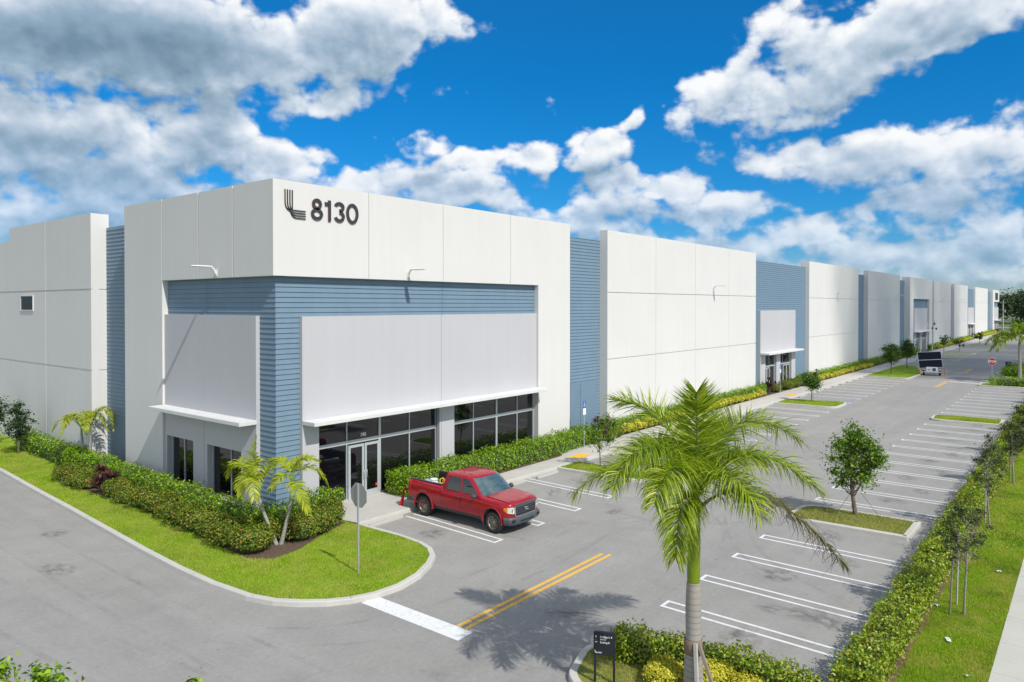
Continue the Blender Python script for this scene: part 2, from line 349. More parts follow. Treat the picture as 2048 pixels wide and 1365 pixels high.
def lawn_ex(b, cs, tc):
    a = b.noise(tc, 1.1, 6, .65).outputs['Fac']; g = b.noise(tc, 14, 3, .7).outputs['Fac']; f = b.noise(tc, 70, 2, .7).outputs['Fac']
    c = b.ramp(a, [(.28, (.13, .22, .012)), (.45, (.19, .30, .02)), (.6, (.26, .36, .035)), (.75, (.38, .40, .09))])
    k = b.M('ADD', b.maprange(g, .3, .7, .72, 1.25), b.maprange(f, .3, .7, -.25, .25))
    v = b.new('VectorMath', operation='SCALE'); b.l.new(c, v.inputs[0]); b.l.new(k, v.inputs['Scale']); return v.outputs[0]
M_LAWN = mat('lawn', (.15, .28, .03), .9, spec=.1, extra=lawn_ex, bump=(40, .8, .03))
def dry_ex(b, cs, tc):
    a = b.noise(tc, 2.1, 6, .65).outputs['Fac']; g = b.noise(tc, 25, 3, .7).outputs['Fac']
    c = b.ramp(a, [(.3, (.16, .22, .02)), (.5, (.30, .30, .07)), (.68, (.44, .34, .17))])
    v = b.new('VectorMath', operation='SCALE'); b.l.new(c, v.inputs[0]); b.l.new(b.maprange(g, .3, .7, .7, 1.3), v.inputs['Scale']); return v.outputs[0]
M_DRYLAWN = mat('dry_lawn', (.2, .22, .06), .9, spec=.1, extra=dry_ex, bump=(40, .8, .03))
M_MULCH = mat('mulch', (.13, .085, .055), .95, vary=(14, .5), bump=(30, 1, .04))
M_FIELD = mat('rough_field', (.10, .13, .045), .95, vary=(.05, .35))

# ------------------------------------------------------------------ ground, road, kerbs, walks
def sheet(name, poly, z, m, kind='structure'):
    b = MB(); b.add([(x, y, z) for x, y in poly], [tuple(range(len(poly)))]); return b.build(name, m, kind=kind)
sheet('ground', [(-6000, -6000), (6000, -6000), (6000, 6000), (-6000, 6000)], -.03, M_FIELD)
sheet('parking_lot', [(-18, -19), (-3, -19), (-3, -20.2), (275, -20.2), (275, -2), (-2, -2), (-2, 70), (-18, 70)], 0, M_ASPHALT)
def ring_poly(o, w):
    """inset a closed polygon (counter-clockwise) by w"""
    n = len(o); out = []
    for i in range(n):
        p0, p1, p2 = Vector(o[i-1]), Vector(o[i]), Vector(o[(i+1) % n]); a = (p1-p0).normalized(); c = (p2-p1).normalized()
        na, nc = Vector((-a.y, a.x)), Vector((-c.y, c.x)); m = (na+nc); m = m/max(m.dot(na), .35) if m.length > 1e-6 else na
        out.append(tuple(p1+m*w))
    return out
def rounded(poly, r, seg=6):
    """round the corners of a polygon; r one number or one per corner"""
    n = len(poly); out = []
    for i in range(n):
        rr = r[i] if isinstance(r, (list, tuple)) else r
        p0, p1, p2 = Vector(poly[i-1]), Vector(poly[i]), Vector(poly[(i+1) % n])
        if rr <= 0: out.append(tuple(p1)); continue
        a = (p0-p1).normalized(); c = (p2-p1).normalized(); A = p1+a*rr; B = p1+c*rr
        for k in range(seg+1):
            t = k/seg; out.append(tuple(A*(1-t)**2+p1*2*t*(1-t)+B*t*t))
    return out
KH = .15
def kerb_strip(b, outer, inner, z=KH, closed=True, drop=None):
    n = len(outer); P = []
    for (ox, oy), (ix, iy) in zip(outer, inner):
        d = Vector((ix-ox, iy-oy)); q = Vector((ox, oy))
        P.append([(ox, oy, -.02), (ox+d.x*.06, oy+d.y*.06, z-.02), (ox+d.x*.16, oy+d.y*.16, z), (ix, iy, z), (ix, iy, z-.06)])
    if closed: P.append(P[0])
    b.grid(P, smooth=False)
def island(name_lawn, poly, m, w=.16, closed=True):
    inner = ring_poly(poly, w); b = MB(); kerb_strip(b, poly, inner); b.build('kerb', M_KERB, kind='structure')
    sheet(name_lawn, inner, KH-.02, m); return inner
# the lawn round the building's corner
front_out = [(-3.2, 75), (-3.4, 30), (-3.57, 18.81), (-3.93, 12.87), (-4.17, 8.22), (-4.41, 4.25), (-4.61, .94), (-4.72, -1.73), (-4.72, -3.85), (-4.57, -5.58), (-4.3, -6.5), (-3.87, -7.17), (-3.37, -7.75), (-2.8, -8.15), (-2.1, -8.42), (-1.2, -8.5), (-.2, -8.28), (.7, -7.85), (1.35, -7.4), (1.8, -6.8), (2.05, -6.07), (2.15, -4.88), (2.1, -2.75)]
def offs(line, w):
    out = []
    for i, p in enumerate(line):
        a = Vector(line[max(i-1, 0)]); c = Vector(line[min(i+1, len(line)-1)]); d = (c-a).normalized(); out.append((p[0]-d.y*w, p[1]+d.x*w))
    return out
front_in = offs(front_out, .2)
b = MB(); kerb_strip(b, front_out, front_in, closed=False); b.build('kerb', M_KERB, kind='structure')
front_lawn = front_in+[(1.95, -1.7), (0, -1.5), (.2, 20), (.2, 75)]
sheet('lawn', front_lawn, KH-.02, M_LAWN)
bed = [(-.56, 24), (-1.05, 18.5), (-2.1, 15.5), (-2.7, 13.6), (-2.44, 9.83), (-2.3, 5.63), (-2.56, .9), (-2.75, -1.16), (-2.8, -2.75), (-2.3, -3.5), (-1.1, -3.3), (.57, -2.5), (1.75, -2.1), (2.0, -.6), (2.3, .3), (.3, .3), (.3, 24)]
sheet('planting_bed', bed, KH-.005, M_MULCH)
# walk along the long front, its kerb, and the strip of bed behind it
walk = [(2.0, -2.43), (4.6, -2.45), (11, -2.61), (14.5, -2.73), (266, -2.73), (266, -.78), (100, -.85), (18.3, -.85), (17.2, -1.5), (5.85, -1.6), (5.72, .35), (2.9, .35), (2.5, -.6), (1.9, -1.75)]
sheet('pavement', walk, KH, M_CONC)
b = MB(); kerb_strip(b, [(2.0, -2.62), (4.6, -2.64), (11, -2.8), (14.5, -2.92), (266, -2.92)], [(2.0, -2.42), (4.6, -2.44), (11, -2.6), (14.5, -2.72), (266, -2.72)], z=KH+.003, closed=False); b.build('kerb', M_KERB, kind='structure')
sheet('planting_bed', [(5.75, -1.62), (17.3, -1.52), (18.4, -.9), (266, -.9), (266, .7), (5.75, .7)], KH-.012, M_MULCH)
b = MB()                                                        # score joints of the walk
for i in range(60):
    x = 3.5+i*1.75; y0 = -2.45 if x < 5 else -2.6 if x < 14 else -2.7
    b.box(x, x+.014, y0, -.87 if x > 7.6 else -1.4, KH+.001, KH+.0025)
b.build('pavement_joint', M_DARKREVEAL, kind='structure')
sheet('tactile_pad', [(17.15, -2.62), (18.5, -2.62), (18.5, -1.95), (17.15, -1.95)], KH+.006, M_YPAD)
sheet('tactile_pad', [(52.9, -2.62), (54.3, -2.62), (54.3, -1.95), (52.9, -1.95)], KH+.006, M_YPAD)
sheet('tactile_pad', [(99.5, -2.62), (101.5, -2.62), (101.5, -1.95), (99.5, -1.95)], KH+.006, M_YPAD)
# grass islands on the building side
L_IS = [island('lawn', rounded([(14.75, -2.86), (14.85, -7.9), (16.8, -7.9), (16.8, -2.86)], [0, .9, .9, 0]), M_LAWN),
        island('lawn', rounded([(47.3, -2.93), (47.4, -8.0), (51.9, -8.0), (50.6, -2.93)], [0, 1.0, 1.6, 0]), M_LAWN)]
island('lawn', rounded([(78.3, -2.93), (78.0, -7.85), (86.5, -7.95), (98.6, -5.2), (99.0, -2.93)], [0, .9, 2.0, 1.2, 0]), M_LAWN)
for xa, xb in ((115.2, 117.6), (134.2, 136.6), (162.6, 165.2), (199.5, 202.0)):
    island('lawn', rounded([(xa, -2.93), (xa, -8.1), (xb, -8.1), (xb, -2.93)], [0, .9, .9, 0]), M_LAWN)
# islands on the far side of the aisle
ISL_R1 = island('lawn', rounded([(13.2, -15.0), (13.35, -19.45), (15.85, -19.45), (15.85, -15.0)], [.9, .12, .12, 1.1]), M_DRYLAWN, w=.22)
ISL_R2 = island('lawn', rounded([(45.3, -15.0), (45.4, -19.55), (48.4, -19.5), (48.5, -15.0)], [1.1, .2, .2, 1.1]), M_LAWN, w=.2)
ISL_R3 = island('lawn', rounded([(74.9, -14.9), (74.8, -20.1), (80.5, -20.1), (80.2, -16.2), (78.2, -14.9)], [.4, 0, 0, 1.2, .8]), M_LAWN, w=.2)
ISL_R4 = island('lawn', rounded([(84.5, -20.1), (90, -20.1), (97.6, -19.5), (97.6, -15.2), (92.0, -14.9), (86.5, -16.6), (83.0, -18.6)], [0, 0, .5, .8, 1.0, 1.0, .8]), M_LAWN, w=.2)
island('lawn', rounded([(120, -15.0), (120, -19.5), (123, -19.5), (123, -15.0)], 1.0), M_LAWN)
# the island with the big palm, nearest the camera
ISL_P = rounded([(-3.3, -17.5), (-3.4, -22.5), (.62, -22.5), (.5, -16.4), (.15, -15.5), (-.42, -15.0), (-1.2, -14.9), (-2.4, -15.3), (-3.1, -16.2)], .25, 3)
ISL_P_in = island('lawn', ISL_P, M_DRYLAWN, w=.2)
# kerb, lawn and footpath along the far right edge of the lot
b = MB(); kerb_strip(b, [(275, -20.12), (.7, -20.12)], [(275, -20.3), (.7, -20.3)], closed=False); b.build('kerb', M_KERB, kind='structure')
sheet('lawn', [(.7, -22.88), (275, -22.88), (275, -20.3), (.7, -20.3)], KH-.02, M_LAWN)
sheet('footpath', [(-3.5, -25.4), (300, -25.4), (300, -22.86), (-3.5, -22.86)], KH+.0, mat('footpath_concrete', (.50, .49, .42), .85, extra=conc, bump=(40, .2, .01)))
b = MB()
for i in range(45): b.box(-2+i*1.9, -1.988+i*1.9, -25.4, -22.87, KH+.001, KH+.003)
b.build('pavement_joint', M_DARKREVEAL, kind='structure')
sheet('street', [(-60, -34), (600, -34), (600, -26.2), (-60, -26.2)], 0, M_ASPHALT)
sheet('street', [(320, -40), (332, -40), (345, 300), (333, 300)], .004, M_ASPHALT)

# ------------------------------------------------------------------ painted markings
def line(b, x0, y0, x1, y1, w, z=.004):
    d = Vector((x1-x0, y1-y0)).normalized(); n = Vector((-d.y, d.x))*w/2
    b.add([(x0-n.x, y0-n.y, z), (x1-n.x, y1-n.y, z), (x1+n.x, y1+n.y, z), (x0+n.x, y0+n.y, z)], [(0, 1, 2, 3)])
def hairpin(b, xa, y_open, y_tip, skew=0, gap=.42, w=.1):
    """a double stall line closed at its tip; xa = right-hand line at the tip"""
    s = 1 if y_tip > y_open else -1
    line(b, xa+skew, y_open, xa, y_tip, w); line(b, xa-gap+skew, y_open, xa-gap, y_tip, w)
    b.add([(xa-gap+w/2, y_tip-s*w, .0045), (xa-w/2, y_tip-s*w, .0045), (xa-w/2, y_tip, .0045), (xa-gap+w/2, y_tip, .0045)], [(0, 1, 2, 3)] if s > 0 else [(3, 2, 1, 0)])
b = MB()
for k in range(4): hairpin(b, 4.30+2.59*k, -2.92, -7.9, skew=.28)
for k in range(10): hairpin(b, 45.3-2.62*k, -2.95, -8.05)
for x in (52.4, 55.72, 58.28, 61.0, 63.7, 66.5, 69.5, 72.2, 74.97): hairpin(b, x, -2.95, -7.95)
for x0, n in ((102.4, 5), (119.2, 6), (138.5, 9), (167, 12), (204, 14)):
    for k in range(n): hairpin(b, x0+2.62*k, -2.95, -7.95)
for k in range(4): hairpin(b, 3.05+2.59*k, -20.08, -15.07, skew=-.1)
for k in range(-6, 5): hairpin(b, 33.13+2.59*k, -20.08, -15.07, skew=-.05)
for k in range(10): hairpin(b, 50.94+2.59*k, -20.08, -15.07)
for k in range(6): hairpin(b, 101+2.59*k, -19.6, -15.07)
b.build('stall_marking', M_LINE, kind='structure')
b = MB(); b.add([(-2.58, -12.08, .004), (-1.98, -12.05, .004), (-1.98, -8.3, .004), (-2.58, -8.3, .004)], [(0, 1, 2, 3)])
line(b, 77.8, -14.7, 78.5, -11.7, .4); line(b, 92.3, -9.4, 92.2, -11.4, .4); line(b, 83.5, -8.1, 90, -8.3, .01)
b.build('stop_bar', M_LINE, kind='structure')
b = MB()
for x0, x1 in ((-1.96, 5.3), (71.0, 78.4), (92.5, 99.2)):
    line(b, x0, -11.50, x1, -11.50, .13); line(b, x0, -11.76, x1+.12, -11.76, .13)
b.build('centre_line', M_YLINE, kind='structure')
b = MB()                                                        # access symbols and hatching in the reserved bays
M_HC = mat('blue_stall_paint', (.10, .25, .55), .7, extra=worn)
for x in (50.6,): pass
line(b, 52.75, -4.2, 52.75, -7.6, .1); line(b, 55.1, -4.2, 55.1, -7.6, .1); line(b, 52.75, -7.6, 55.1, -7.6, .1)
b.build('reserved_stall_marking', M_HC, kind='structure')
def tyre_marks():
    m = mat('tyre_mark', (.11, .11, .11), .8); nt = NB(m.node_tree); out = [x for x in nt.n if x.type == 'OUTPUT_MATERIAL'][0]; p = [x for x in nt.n if x.type == 'BSDF_PRINCIPLED'][0]
    tc = nt.new('TexCoord').outputs['Object']; a = nt.maprange(nt.noise(tc, .8, 3, .6).outputs['Fac'], .4, .75, .0, .26)
    ms = nt.new('MixShader'); nt.l.new(a, ms.inputs[0]); nt.l.new(nt.new('BsdfTransparent').outputs[0], ms.inputs[1]); nt.l.new(p.outputs[0], ms.inputs[2]); nt.l.new(ms.outputs[0], out.inputs[0])
    b = MB()
    def arc(pts, w=.2, z=.006):
        P = [Vector(q) for q in pts]; n = 14; L = []
        for i in range(n+1):
            t = i/n; q = P[0]*(1-t)**2+P[1]*2*t*(1-t)+P[2]*t*t; L.append(q)
        for i in range(n):
            for o_ in (-.07, -.02, .035):
                q = []
                for j in (i, i+1):
                    d = (L[min(j+1, n)]-L[max(j-1, 0)]).normalized(); nn = Vector((-d.y, d.x)); q += [L[j]+nn*(o_-.013), L[j]+nn*(o_+.013)]
                b.add([(p.x, p.y, z) for p in (q[0], q[2], q[3], q[1])], [(0, 1, 2, 3)])
    for dx in (0, 1.5):
        arc([(-5.9-dx, 6), (-6.0-dx, -3), (-5.6-dx, -11)]); arc([(-8.4-dx, 2), (-8.2-dx, -5), (-7.2-dx, -10)])
        arc([(.5, -9.2-dx), (4, -9.6-dx), (8, -8.9-dx)]); arc([(-5.2, -7.6-dx), (-3.5, -10.4-dx), (2.5, -10.3-dx)])
        arc([(8.2, -13.2-dx*.8), (12.4, -12.2-dx), (14.2, -9.2)]); arc([(7.5, -8.7), (10.2-dx, -11), (15.5, -12.1-dx)]); arc([(6.5, -18.5+dx), (9, -14+dx*.2), (15, -13.6+dx)])
        arc([(24, -12.3-dx), (34, -12.1-dx), (44, -12.5-dx)]); arc([(10, -10.0+dx*.4), (9.0, -12.6), (11.5+dx, -14.4)])
    b.build('tyre_mark', m, kind='structure')
tyre_marks()
def stains():
    m = mat('oil_stain', (.10, .095, .09), .6); nt = NB(m.node_tree); out = [x for x in nt.n if x.type == 'OUTPUT_MATERIAL'][0]; p = [x for x in nt.n if x.type == 'BSDF_PRINCIPLED'][0]
    tc = nt.new('TexCoord').outputs['Object']; rad = nt.V('DOT_PRODUCT', tc, tc); nz = nt.noise(nt.V('ADD', tc, nt.new('ObjectInfo').outputs['Location']), 2.2, 5, .65).outputs['Fac']
    a = nt.M('MULTIPLY', nt.maprange(rad, 0, 1, 1, 0), nt.maprange(nz, .42, .68, 0, .5))
    ms = nt.new('MixShader'); nt.l.new(a, ms.inputs[0]); nt.l.new(nt.new('BsdfTransparent').outputs[0], ms.inputs[1]); nt.l.new(p.outputs[0], ms.inputs[2]); nt.l.new(ms.outputs[0], out.inputs[0])
    b = MB(); b.add([(math.cos(i*.3927), math.sin(i*.3927), 0) for i in range(16)], [tuple(range(16))]); o0 = b.build('oil_stain', m, kind='structure'); first = True
    spots = [(1.9+2.59*k, -17.2+random.uniform(-1.2, 1.2)) for k in range(5)]+[(19+2.59*k, -17.4+random.uniform(-1.2, 1.2)) for k in range(11)]+[(3.2+2.59*k, -5.4) for k in (0, 2, 3, 4)]+[(-7.0, 1.5), (-5.6, 5.6), (.5, -13.4), (7.5, -13), (10, -9.2), (4.6, -18.9)]
    for i, (x, y) in enumerate(spots):
        o = o0 if first else o0.copy()
        if not first: C.objects.link(o)
        first = False; o.location = (x, y, .0075+.0004*(i % 3)); o.scale = (random.uniform(.35, .8), random.uniform(.5, 1.1), 1); o.rotation_euler = (0, 0, random.uniform(0, 3))
stains()
def joints():
    b = MB(); L = front_out; acc = 0; nxt = 1.5
    for i in range(len(L)-1):
        d = math.dist(L[i], L[i+1])
        while nxt < acc+d:
            t = (nxt-acc)/d; p = Vector(L[i]).lerp(Vector(L[i+1]), t); dr = (Vector(L[i+1])-Vector(L[i])).normalized(); n = Vector((-dr.y, dr.x)); w = dr*.007
            q = [p+n*.03-w, p+n*.03+w, p+n*.21+w, p+n*.21-w]; b.add([(v.x, v.y, KH+.0015) for v in q], [(0, 1, 2, 3)])
            q = [p-n*.0015-w, p-n*.0015+w]; b.add([(q[0].x, q[0].y, 0), (q[1].x, q[1].y, 0), (q[1].x+n.x*.03, q[1].y+n.y*.03, KH), (q[0].x+n.x*.03, q[0].y+n.y*.03, KH)], [(0, 1, 2, 3)])
            nxt += 3.05
        acc += d
    for k in range(60): x = 2.6+3.05*k; b.box(x, x+.014, -2.73 if x > 12 else -2.6, -2.5 if x < 5 else -2.62, KH+.004, KH+.005)
    for k in range(40): x = 1.5+3.05*k; b.box(x, x+.016, -20.3, -20.14, KH+.001, KH+.002)
    b.build('kerb_joint', mat('joint_dirt', (.16, .15, .13), .9), kind='structure')
joints()

# ------------------------------------------------------------------ the warehouse
W = empty('warehouse', (0, 0, 0), label='long white and blue tilt-up warehouse numbered 8130 at its corner', cat='building')
H = 13.42; Z0 = .1; BH = .2035
def siding(name, axis, a0, a1, z0, z1, pos, mitre0=False, joints=(), z_skip=None):
    """lap boards on the plane y=pos (axis 'x', faces -y) or x=pos (axis 'y', faces -x)"""
    b = MB(); g = .012
    cuts = [a0]+[j for j in joints if a0 < j < a1]+[a1]
    P = (lambda a, p, z: (a, pos-p, z)) if axis == 'x' else (lambda a, p, z: (pos-p, a, z))
    flip = axis == 'y'
    k = 0; z = z0
    while z < z1-.02:
        zt = min(z+BH, z1)
        for i in range(len(cuts)-1):
            s, e = cuts[i]+(g if i else 0), cuts[i+1]-(g if i < len(cuts)-2 else 0)
            if z_skip and z_skip[2] <= z < z_skip[3]:
                if z_skip[0] <= s and e <= z_skip[1]: continue
            sb, stt = (s-.036, s-.004) if (mitre0 and i == 0) else (s, s)
            vs = [P(sb, .036, z+.016), P(e, .036, z+.016), P(e, .004, zt), P(stt, .004, zt), P(s, 0, z), P(e, 0, z)]
            fs = [(0, 1, 2, 3), (4, 5, 1, 0)]
            if flip: fs = [f[::-1] for f in fs]
            b.add(vs, fs)
        z = zt
    # the wall sheet the boards are fixed to
    if axis == 'x': b.box(a0, a1, pos+.002, pos+.12, z0, z1)
    else: b.box(pos+.002, pos+.12, a0, a1, z0, z1)
    return b.build(name, M_BLUE, W)
def panels(b, x0, x1, y, d, xs=(), zs=(5.03, 9.38), z0=Z0, z1=H, gx=.028, gz=.075, axis='x'):
    """tilt-up panels as separate slabs with recessed joints, and a slab behind them"""
    X = [x0]+list(xs)+[x1]; Z = [z0]+list(zs)+[z1]
    for i in range(len(X)-1):
        for j in range(len(Z)-1):
            a = X[i]+(gx/2 if i else 0); c = X[i+1]-(gx/2 if i < len(X)-2 else 0); e = Z[j]+(gz/2 if j else 0); f = Z[j+1]-(gz/2 if j < len(Z)-2 else 0)
            if axis == 'x': b.box(a, c, y, y+.05, e, f)
            else: b.box(y, y+.05, a, c, e, f)
    e = .0
    if axis == 'x': b.box(x0+e, x1-e, y+.0505, y+d, z0, z1-.001)
    else: b.box(y+.0505, y+d, x0+e, x1-e, z0, z1-.001)
# --- corner block: beam over the opening (wraps the corner), piers
b = MB()
ZL = 9.69
panels(b, 0, 20.23, 0, .6, xs=(4.72, 9.34, 14.54), zs=(), z0=ZL, gx=.022)
b2 = b
for (a, c) in ((.602, 2.86), (2.86, 5.62), (5.62, 8.92), (8.92, 12.78)):
    b.box(0, .05, a+(.035 if a > 1 else 0), c-(.035 if c < 12 else 0), ZL, H)
b.box(.0505, .6, .6005, 12.78, ZL, H-.001)
b.box(17.05, 20.23, 0, .05, Z0, ZL-.001); b.box(17.05, 20.23, .0505, .6, Z0, ZL-.001)         # right pier
b.box(0, .05, 8.92, 12.78, Z0, ZL-.001); b.box(.0505, .6, 8.92, 12.78, Z0, ZL-.001)            # left pier
b.build('wall', M_WHITE, W)
b = MB()                                                                                       # soffit of the beam is open: cap it
b.box(.62, 17.04, .02, .28, ZL-.012, ZL-.002); b.box(.02, .28, .02, 8.9, ZL-.012, ZL-.002); b.build('soffit', M_WHITE, W)
ZM = Z0+39*BH
siding('siding', 'x', .3, 17.04, ZM, ZL-.02, .3, mitre0=True, joints=(9.57,)); siding('siding', 'x', .3, 1.45, Z0, ZM, .3, mitre0=True)
siding('siding', 'y', .3, 8.91, ZM, ZL-.02, .3, mitre0=True, joints=(5.4,)); siding('siding', 'y', .3, 1.45, Z0, ZM, .3, mitre0=True)
# --- lilac panels with the window walls below them
def cut_wall(b, x0, x1, y, d, z0, z1, holes, axis='x'):
    """solid wall with rectangular holes (a0,a1,c0,c1) sorted along the wall"""
    def bx(a, c, e, f):
        if c-a < 1e-3 or f-e < 1e-3: return
        if axis == 'x': b.box(a, c, y, y+d, e, f)
        else: b.box(y, y+d, a, c, e, f)
    cur = x0
    for (a, c, e, f) in holes:
        bx(cur, a, z0, z1); bx(a, c, z0, e); bx(a, c, f, z1); cur = c
    bx(cur, x1, z0, z1)
b = MB()
cut_wall(b, 1.37, 9.29, .1, .19, Z0, 8.09, [(2.17, 9.18, Z0, 3.72)])
cut_wall(b, 9.31, 17.03, .1, .19, Z0, 8.09, [(10.22, 17.03, Z0, 3.72)])
b.box(9.285, 9.315, .13, .29, 3.73, 8.08)
b.build('front_panel', M_LILAC, W)
b = MB()
cut_wall(b, 1.37, 5.385, .1, .19, Z0, 8.12, [(2.47, 5.14, .35, 2.56)], axis='y')
cut_wall(b, 5.415, 8.9, .1, .19, Z0, 8.12, [(6.34, 8.72, .35, 2.56)], axis='y')
b.box(.13, .29, 5.38, 5.42, Z0, 8.11)
b.build('side_panel', M_LILAC, W)
for args in ((1.37, 17.03, -.7, .099, 3.74, 3.9),):
    b = MB(); b.box(*args); b.build('canopy', M_CANOPY, W, bevel=.012)
b = MB(); b.box(-.68, .099, 1.3, 8.86, 3.80, 3.96); b.build('canopy', M_CANOPY, W, bevel=.012)
def window(x0, x1, z0, z1, y, mull=(), trans=(), thick=(), axis='x', parent=W, fw=.05, door=None):
    f = MB()
    def bx(a, c, e, g, d0, d1):
        if axis == 'x': f.box(a, c, y+d0, y+d1, e, g)
        else: f.box(y+d0, y+d1, a, c, e, g)
    bx(x0, x0+fw, z0, z1, -.06, .06); bx(x1-fw, x1, z0, z1, -.06, .06)
    xs = [x0+fw]+sorted(list(mull)+list(thick))+[x1-fw]
    bx(x0+fw, x1-fw, z1-fw, z1, -.06, .06); bx(x0+fw, x1-fw, z0, z0+fw, -.06, .06)
    for m_ in mull: bx(m_-.025, m_+.025, z0+fw, z1-fw, -.055, .055)
    for m_ in thick: bx(m_-.06, m_+.06, z0+fw, z1-fw, -.058, .058)
    for t in trans:
        e = [x0+fw]+[q for m_ in sorted(list(mull)+list(thick)) for q in ((m_-(.06 if m_ in thick else .025)), (m_+(.06 if m_ in thick else .025)))]+[x1-fw]
        for i in range(0, len(e), 2): bx(e[i], e[i+1], t-.075, t+.075, -.05, .05)
    w = f.build('window', M_ALU, parent)
    g = MB()
    if axis == 'x': g.box(x0+.01, x1-.01, y-.008, y+.008, z0+.01, z1-.01)
    else: g.box(y-.008, y+.008, x0+.01, x1-.01, z0+.01, z1-.01)
    g.build('pane', M_GLASS, w); return w
def glass_door(x0, x1, y, z1, handle_side, parent=W):
    f = MB(); z0 = KH+.01; s = .11
    f.box(x0, x0+s, y-.03, y+.02, z0, z1); f.box(x1-s, x1, y-.03, y+.02, z0, z1); f.box(x0+s, x1-s, y-.03, y+.02, z1-s, z1); f.box(x0+s, x1-s, y-.03, y+.02, z0, z0+.26)
    for hz in (.35, 1.15, 2.0):
        xh = x0-.03 if handle_side > 0 else x1; f.box(xh, xh+.03, y-.05, y-.02, z0+hz, z0+hz+.12)
    d = f.build('door', M_ALU, parent); g = MB(); g.box(x0+s-.01, x1-s+.01, y-.012, y+.0, z0+.25, z1-s+.01); g.build('pane', M_GLASS, d)
    h = MB(); xh = x1-.06 if handle_side > 0 else x0+.06
    h.tube([(xh, y-.03, 1.0), (xh, y-.1, 1.0), (xh, y-.1, 1.32), (xh, y-.03, 1.32)], .014, 6); h.build('handle', M_ALU, d); return d
GY = .4
window(2.17, 9.19, KH, 3.73, GY, mull=(3.78, 7.43), thick=(5.62,), trans=(2.64,))
window(10.21, 17.04, KH, 3.73, GY, mull=(11.92, 15.55), thick=(13.78,), trans=(2.64,))
glass_door(3.83, 4.68, GY-.075, 2.5, 1); glass_door(4.72, 5.55, GY-.075, 2.5, -1)
b = MB(); b.box(5.34, 5.43, GY-.092, GY-.088, .52, .64); b.build('door_sticker', mat('red_sticker', (.75, .05, .06), .5), W)
window(2.46, 5.15, .34, 2.57, GY, mull=(3.66,), axis='y'); window(6.33, 8.73, .34, 2.57, GY, mull=(7.6,), axis='y')
b = MB()                                                      # reveals of the side windows
for a, c in ((2.46, 5.15), (6.33, 8.73)): b.box(.29, .345, a-.1, a, .3, 2.6); b.box(.29, .345, c, c+.1, .3, 2.6); b.box(.29, .345, a, c, 2.57, 2.65); b.box(.29, .345, a, c, .25, .34)
b.build('window_reveal', M_LILAC, W)
# the siding sheets would stand in front of the glass: an inner dark room behind each window is left open
def text_mesh(name, body, size, depth, m, loc, rot, parent, offset=0, align='LEFT', sx=1.0, space=1.0):
    cu = bpy.data.curves.new(name, 'FONT'); cu.body = body; cu.size = size; cu.extrude = depth; cu.offset = offset; cu.align_x = align; cu.space_character = space; cu.resolution_u = 6
    t = bpy.data.objects.new(name, cu); C.objects.link(t); dg = bpy.context.evaluated_depsgraph_get(); me = bpy.data.meshes.new_from_object(t.evaluated_get(dg))
    bpy.data.objects.remove(t); me.materials.clear()
    for q in (m if isinstance(m, (list, tuple)) else [m]): me.materials.append(q)
    o = bpy.data.objects.new(name, me); C.objects.link(o); o.parent = parent; o.location = loc; o.rotation_euler = rot; o.scale = (sx, 1, 1); return o
FRONT = (R(90), 0, 0)
def digits():
    """8130 in a heavy round grotesque, cut from stroked outlines"""
    hgt = .98; st = .15
    def ringpts(cx, cz, rx, rz, a0, a1, n=28): return [(cx+rx*math.cos(R(a0+(a1-a0)*i/n)), cz+rz*math.sin(R(a0+(a1-a0)*i/n))) for i in range(n+1)]
    def stroke(b, pts, w, closed=False):
        n = len(pts); L = []; Rr = []
        for i, p in enumerate(pts):
            a = pts[i-1] if (i or closed) else p; c = pts[(i+1) % n] if (i < n-1 or closed) else p
            d = Vector((c[0]-a[0], c[1]-a[1])).normalized(); nn = Vector((-d.y, d.x))*w/2; L.append((p[0]+nn.x, p[1]+nn.y)); Rr.append((p[0]-nn.x, p[1]-nn.y))
        rows = []
        for l_, r_ in zip(L, Rr): rows.append([(l_[0], 0, l_[1]), (l_[0], -.055, l_[1]), (r_[0], -.055, r_[1]), (r_[0], 0, r_[1])])
        if closed: rows.append(rows[0])
        for i in range(len(rows)-1):
            for j in range(3): b.add([rows[i][j], rows[i][j+1], rows[i+1][j+1], rows[i+1][j]], [(0, 1, 2, 3)], 1 if j != 1 else 0)
    D = []
    b = MB(); h = st/2; stroke(b, ringpts(.33, .98-.25, .25-h+.02, .25-h+.015, 0, 360), st, True); stroke(b, ringpts(.33, .275, .33-h-.0, .275-h+.005, 0, 360), st, True); D.append((0, b))
    b = MB(); stroke(b, [(.27, 0), (.27, .98)], st); stroke(b, [(.0, .80), (.18, .80)], .16); D.append((.78, b))
    b = MB(); stroke(b, ringpts(.3, .98-.255, .225, .17, 165, -88), st); stroke(b, ringpts(.3, .285, .24, .2, 88, -165), st); D.append((1.33, b))
    b = MB(); stroke(b, ringpts(.37, .49, .37-h, .49-h, 0, 360, 40), st, True); D.append((2.05, b))
    for dx, b in D: o = b.build('number', [M_BLACK, M_BRONZE], W); o.location = (1.72+dx*.86, -.002, 11.99); o.scale = (.86, 1, .88)
digits()
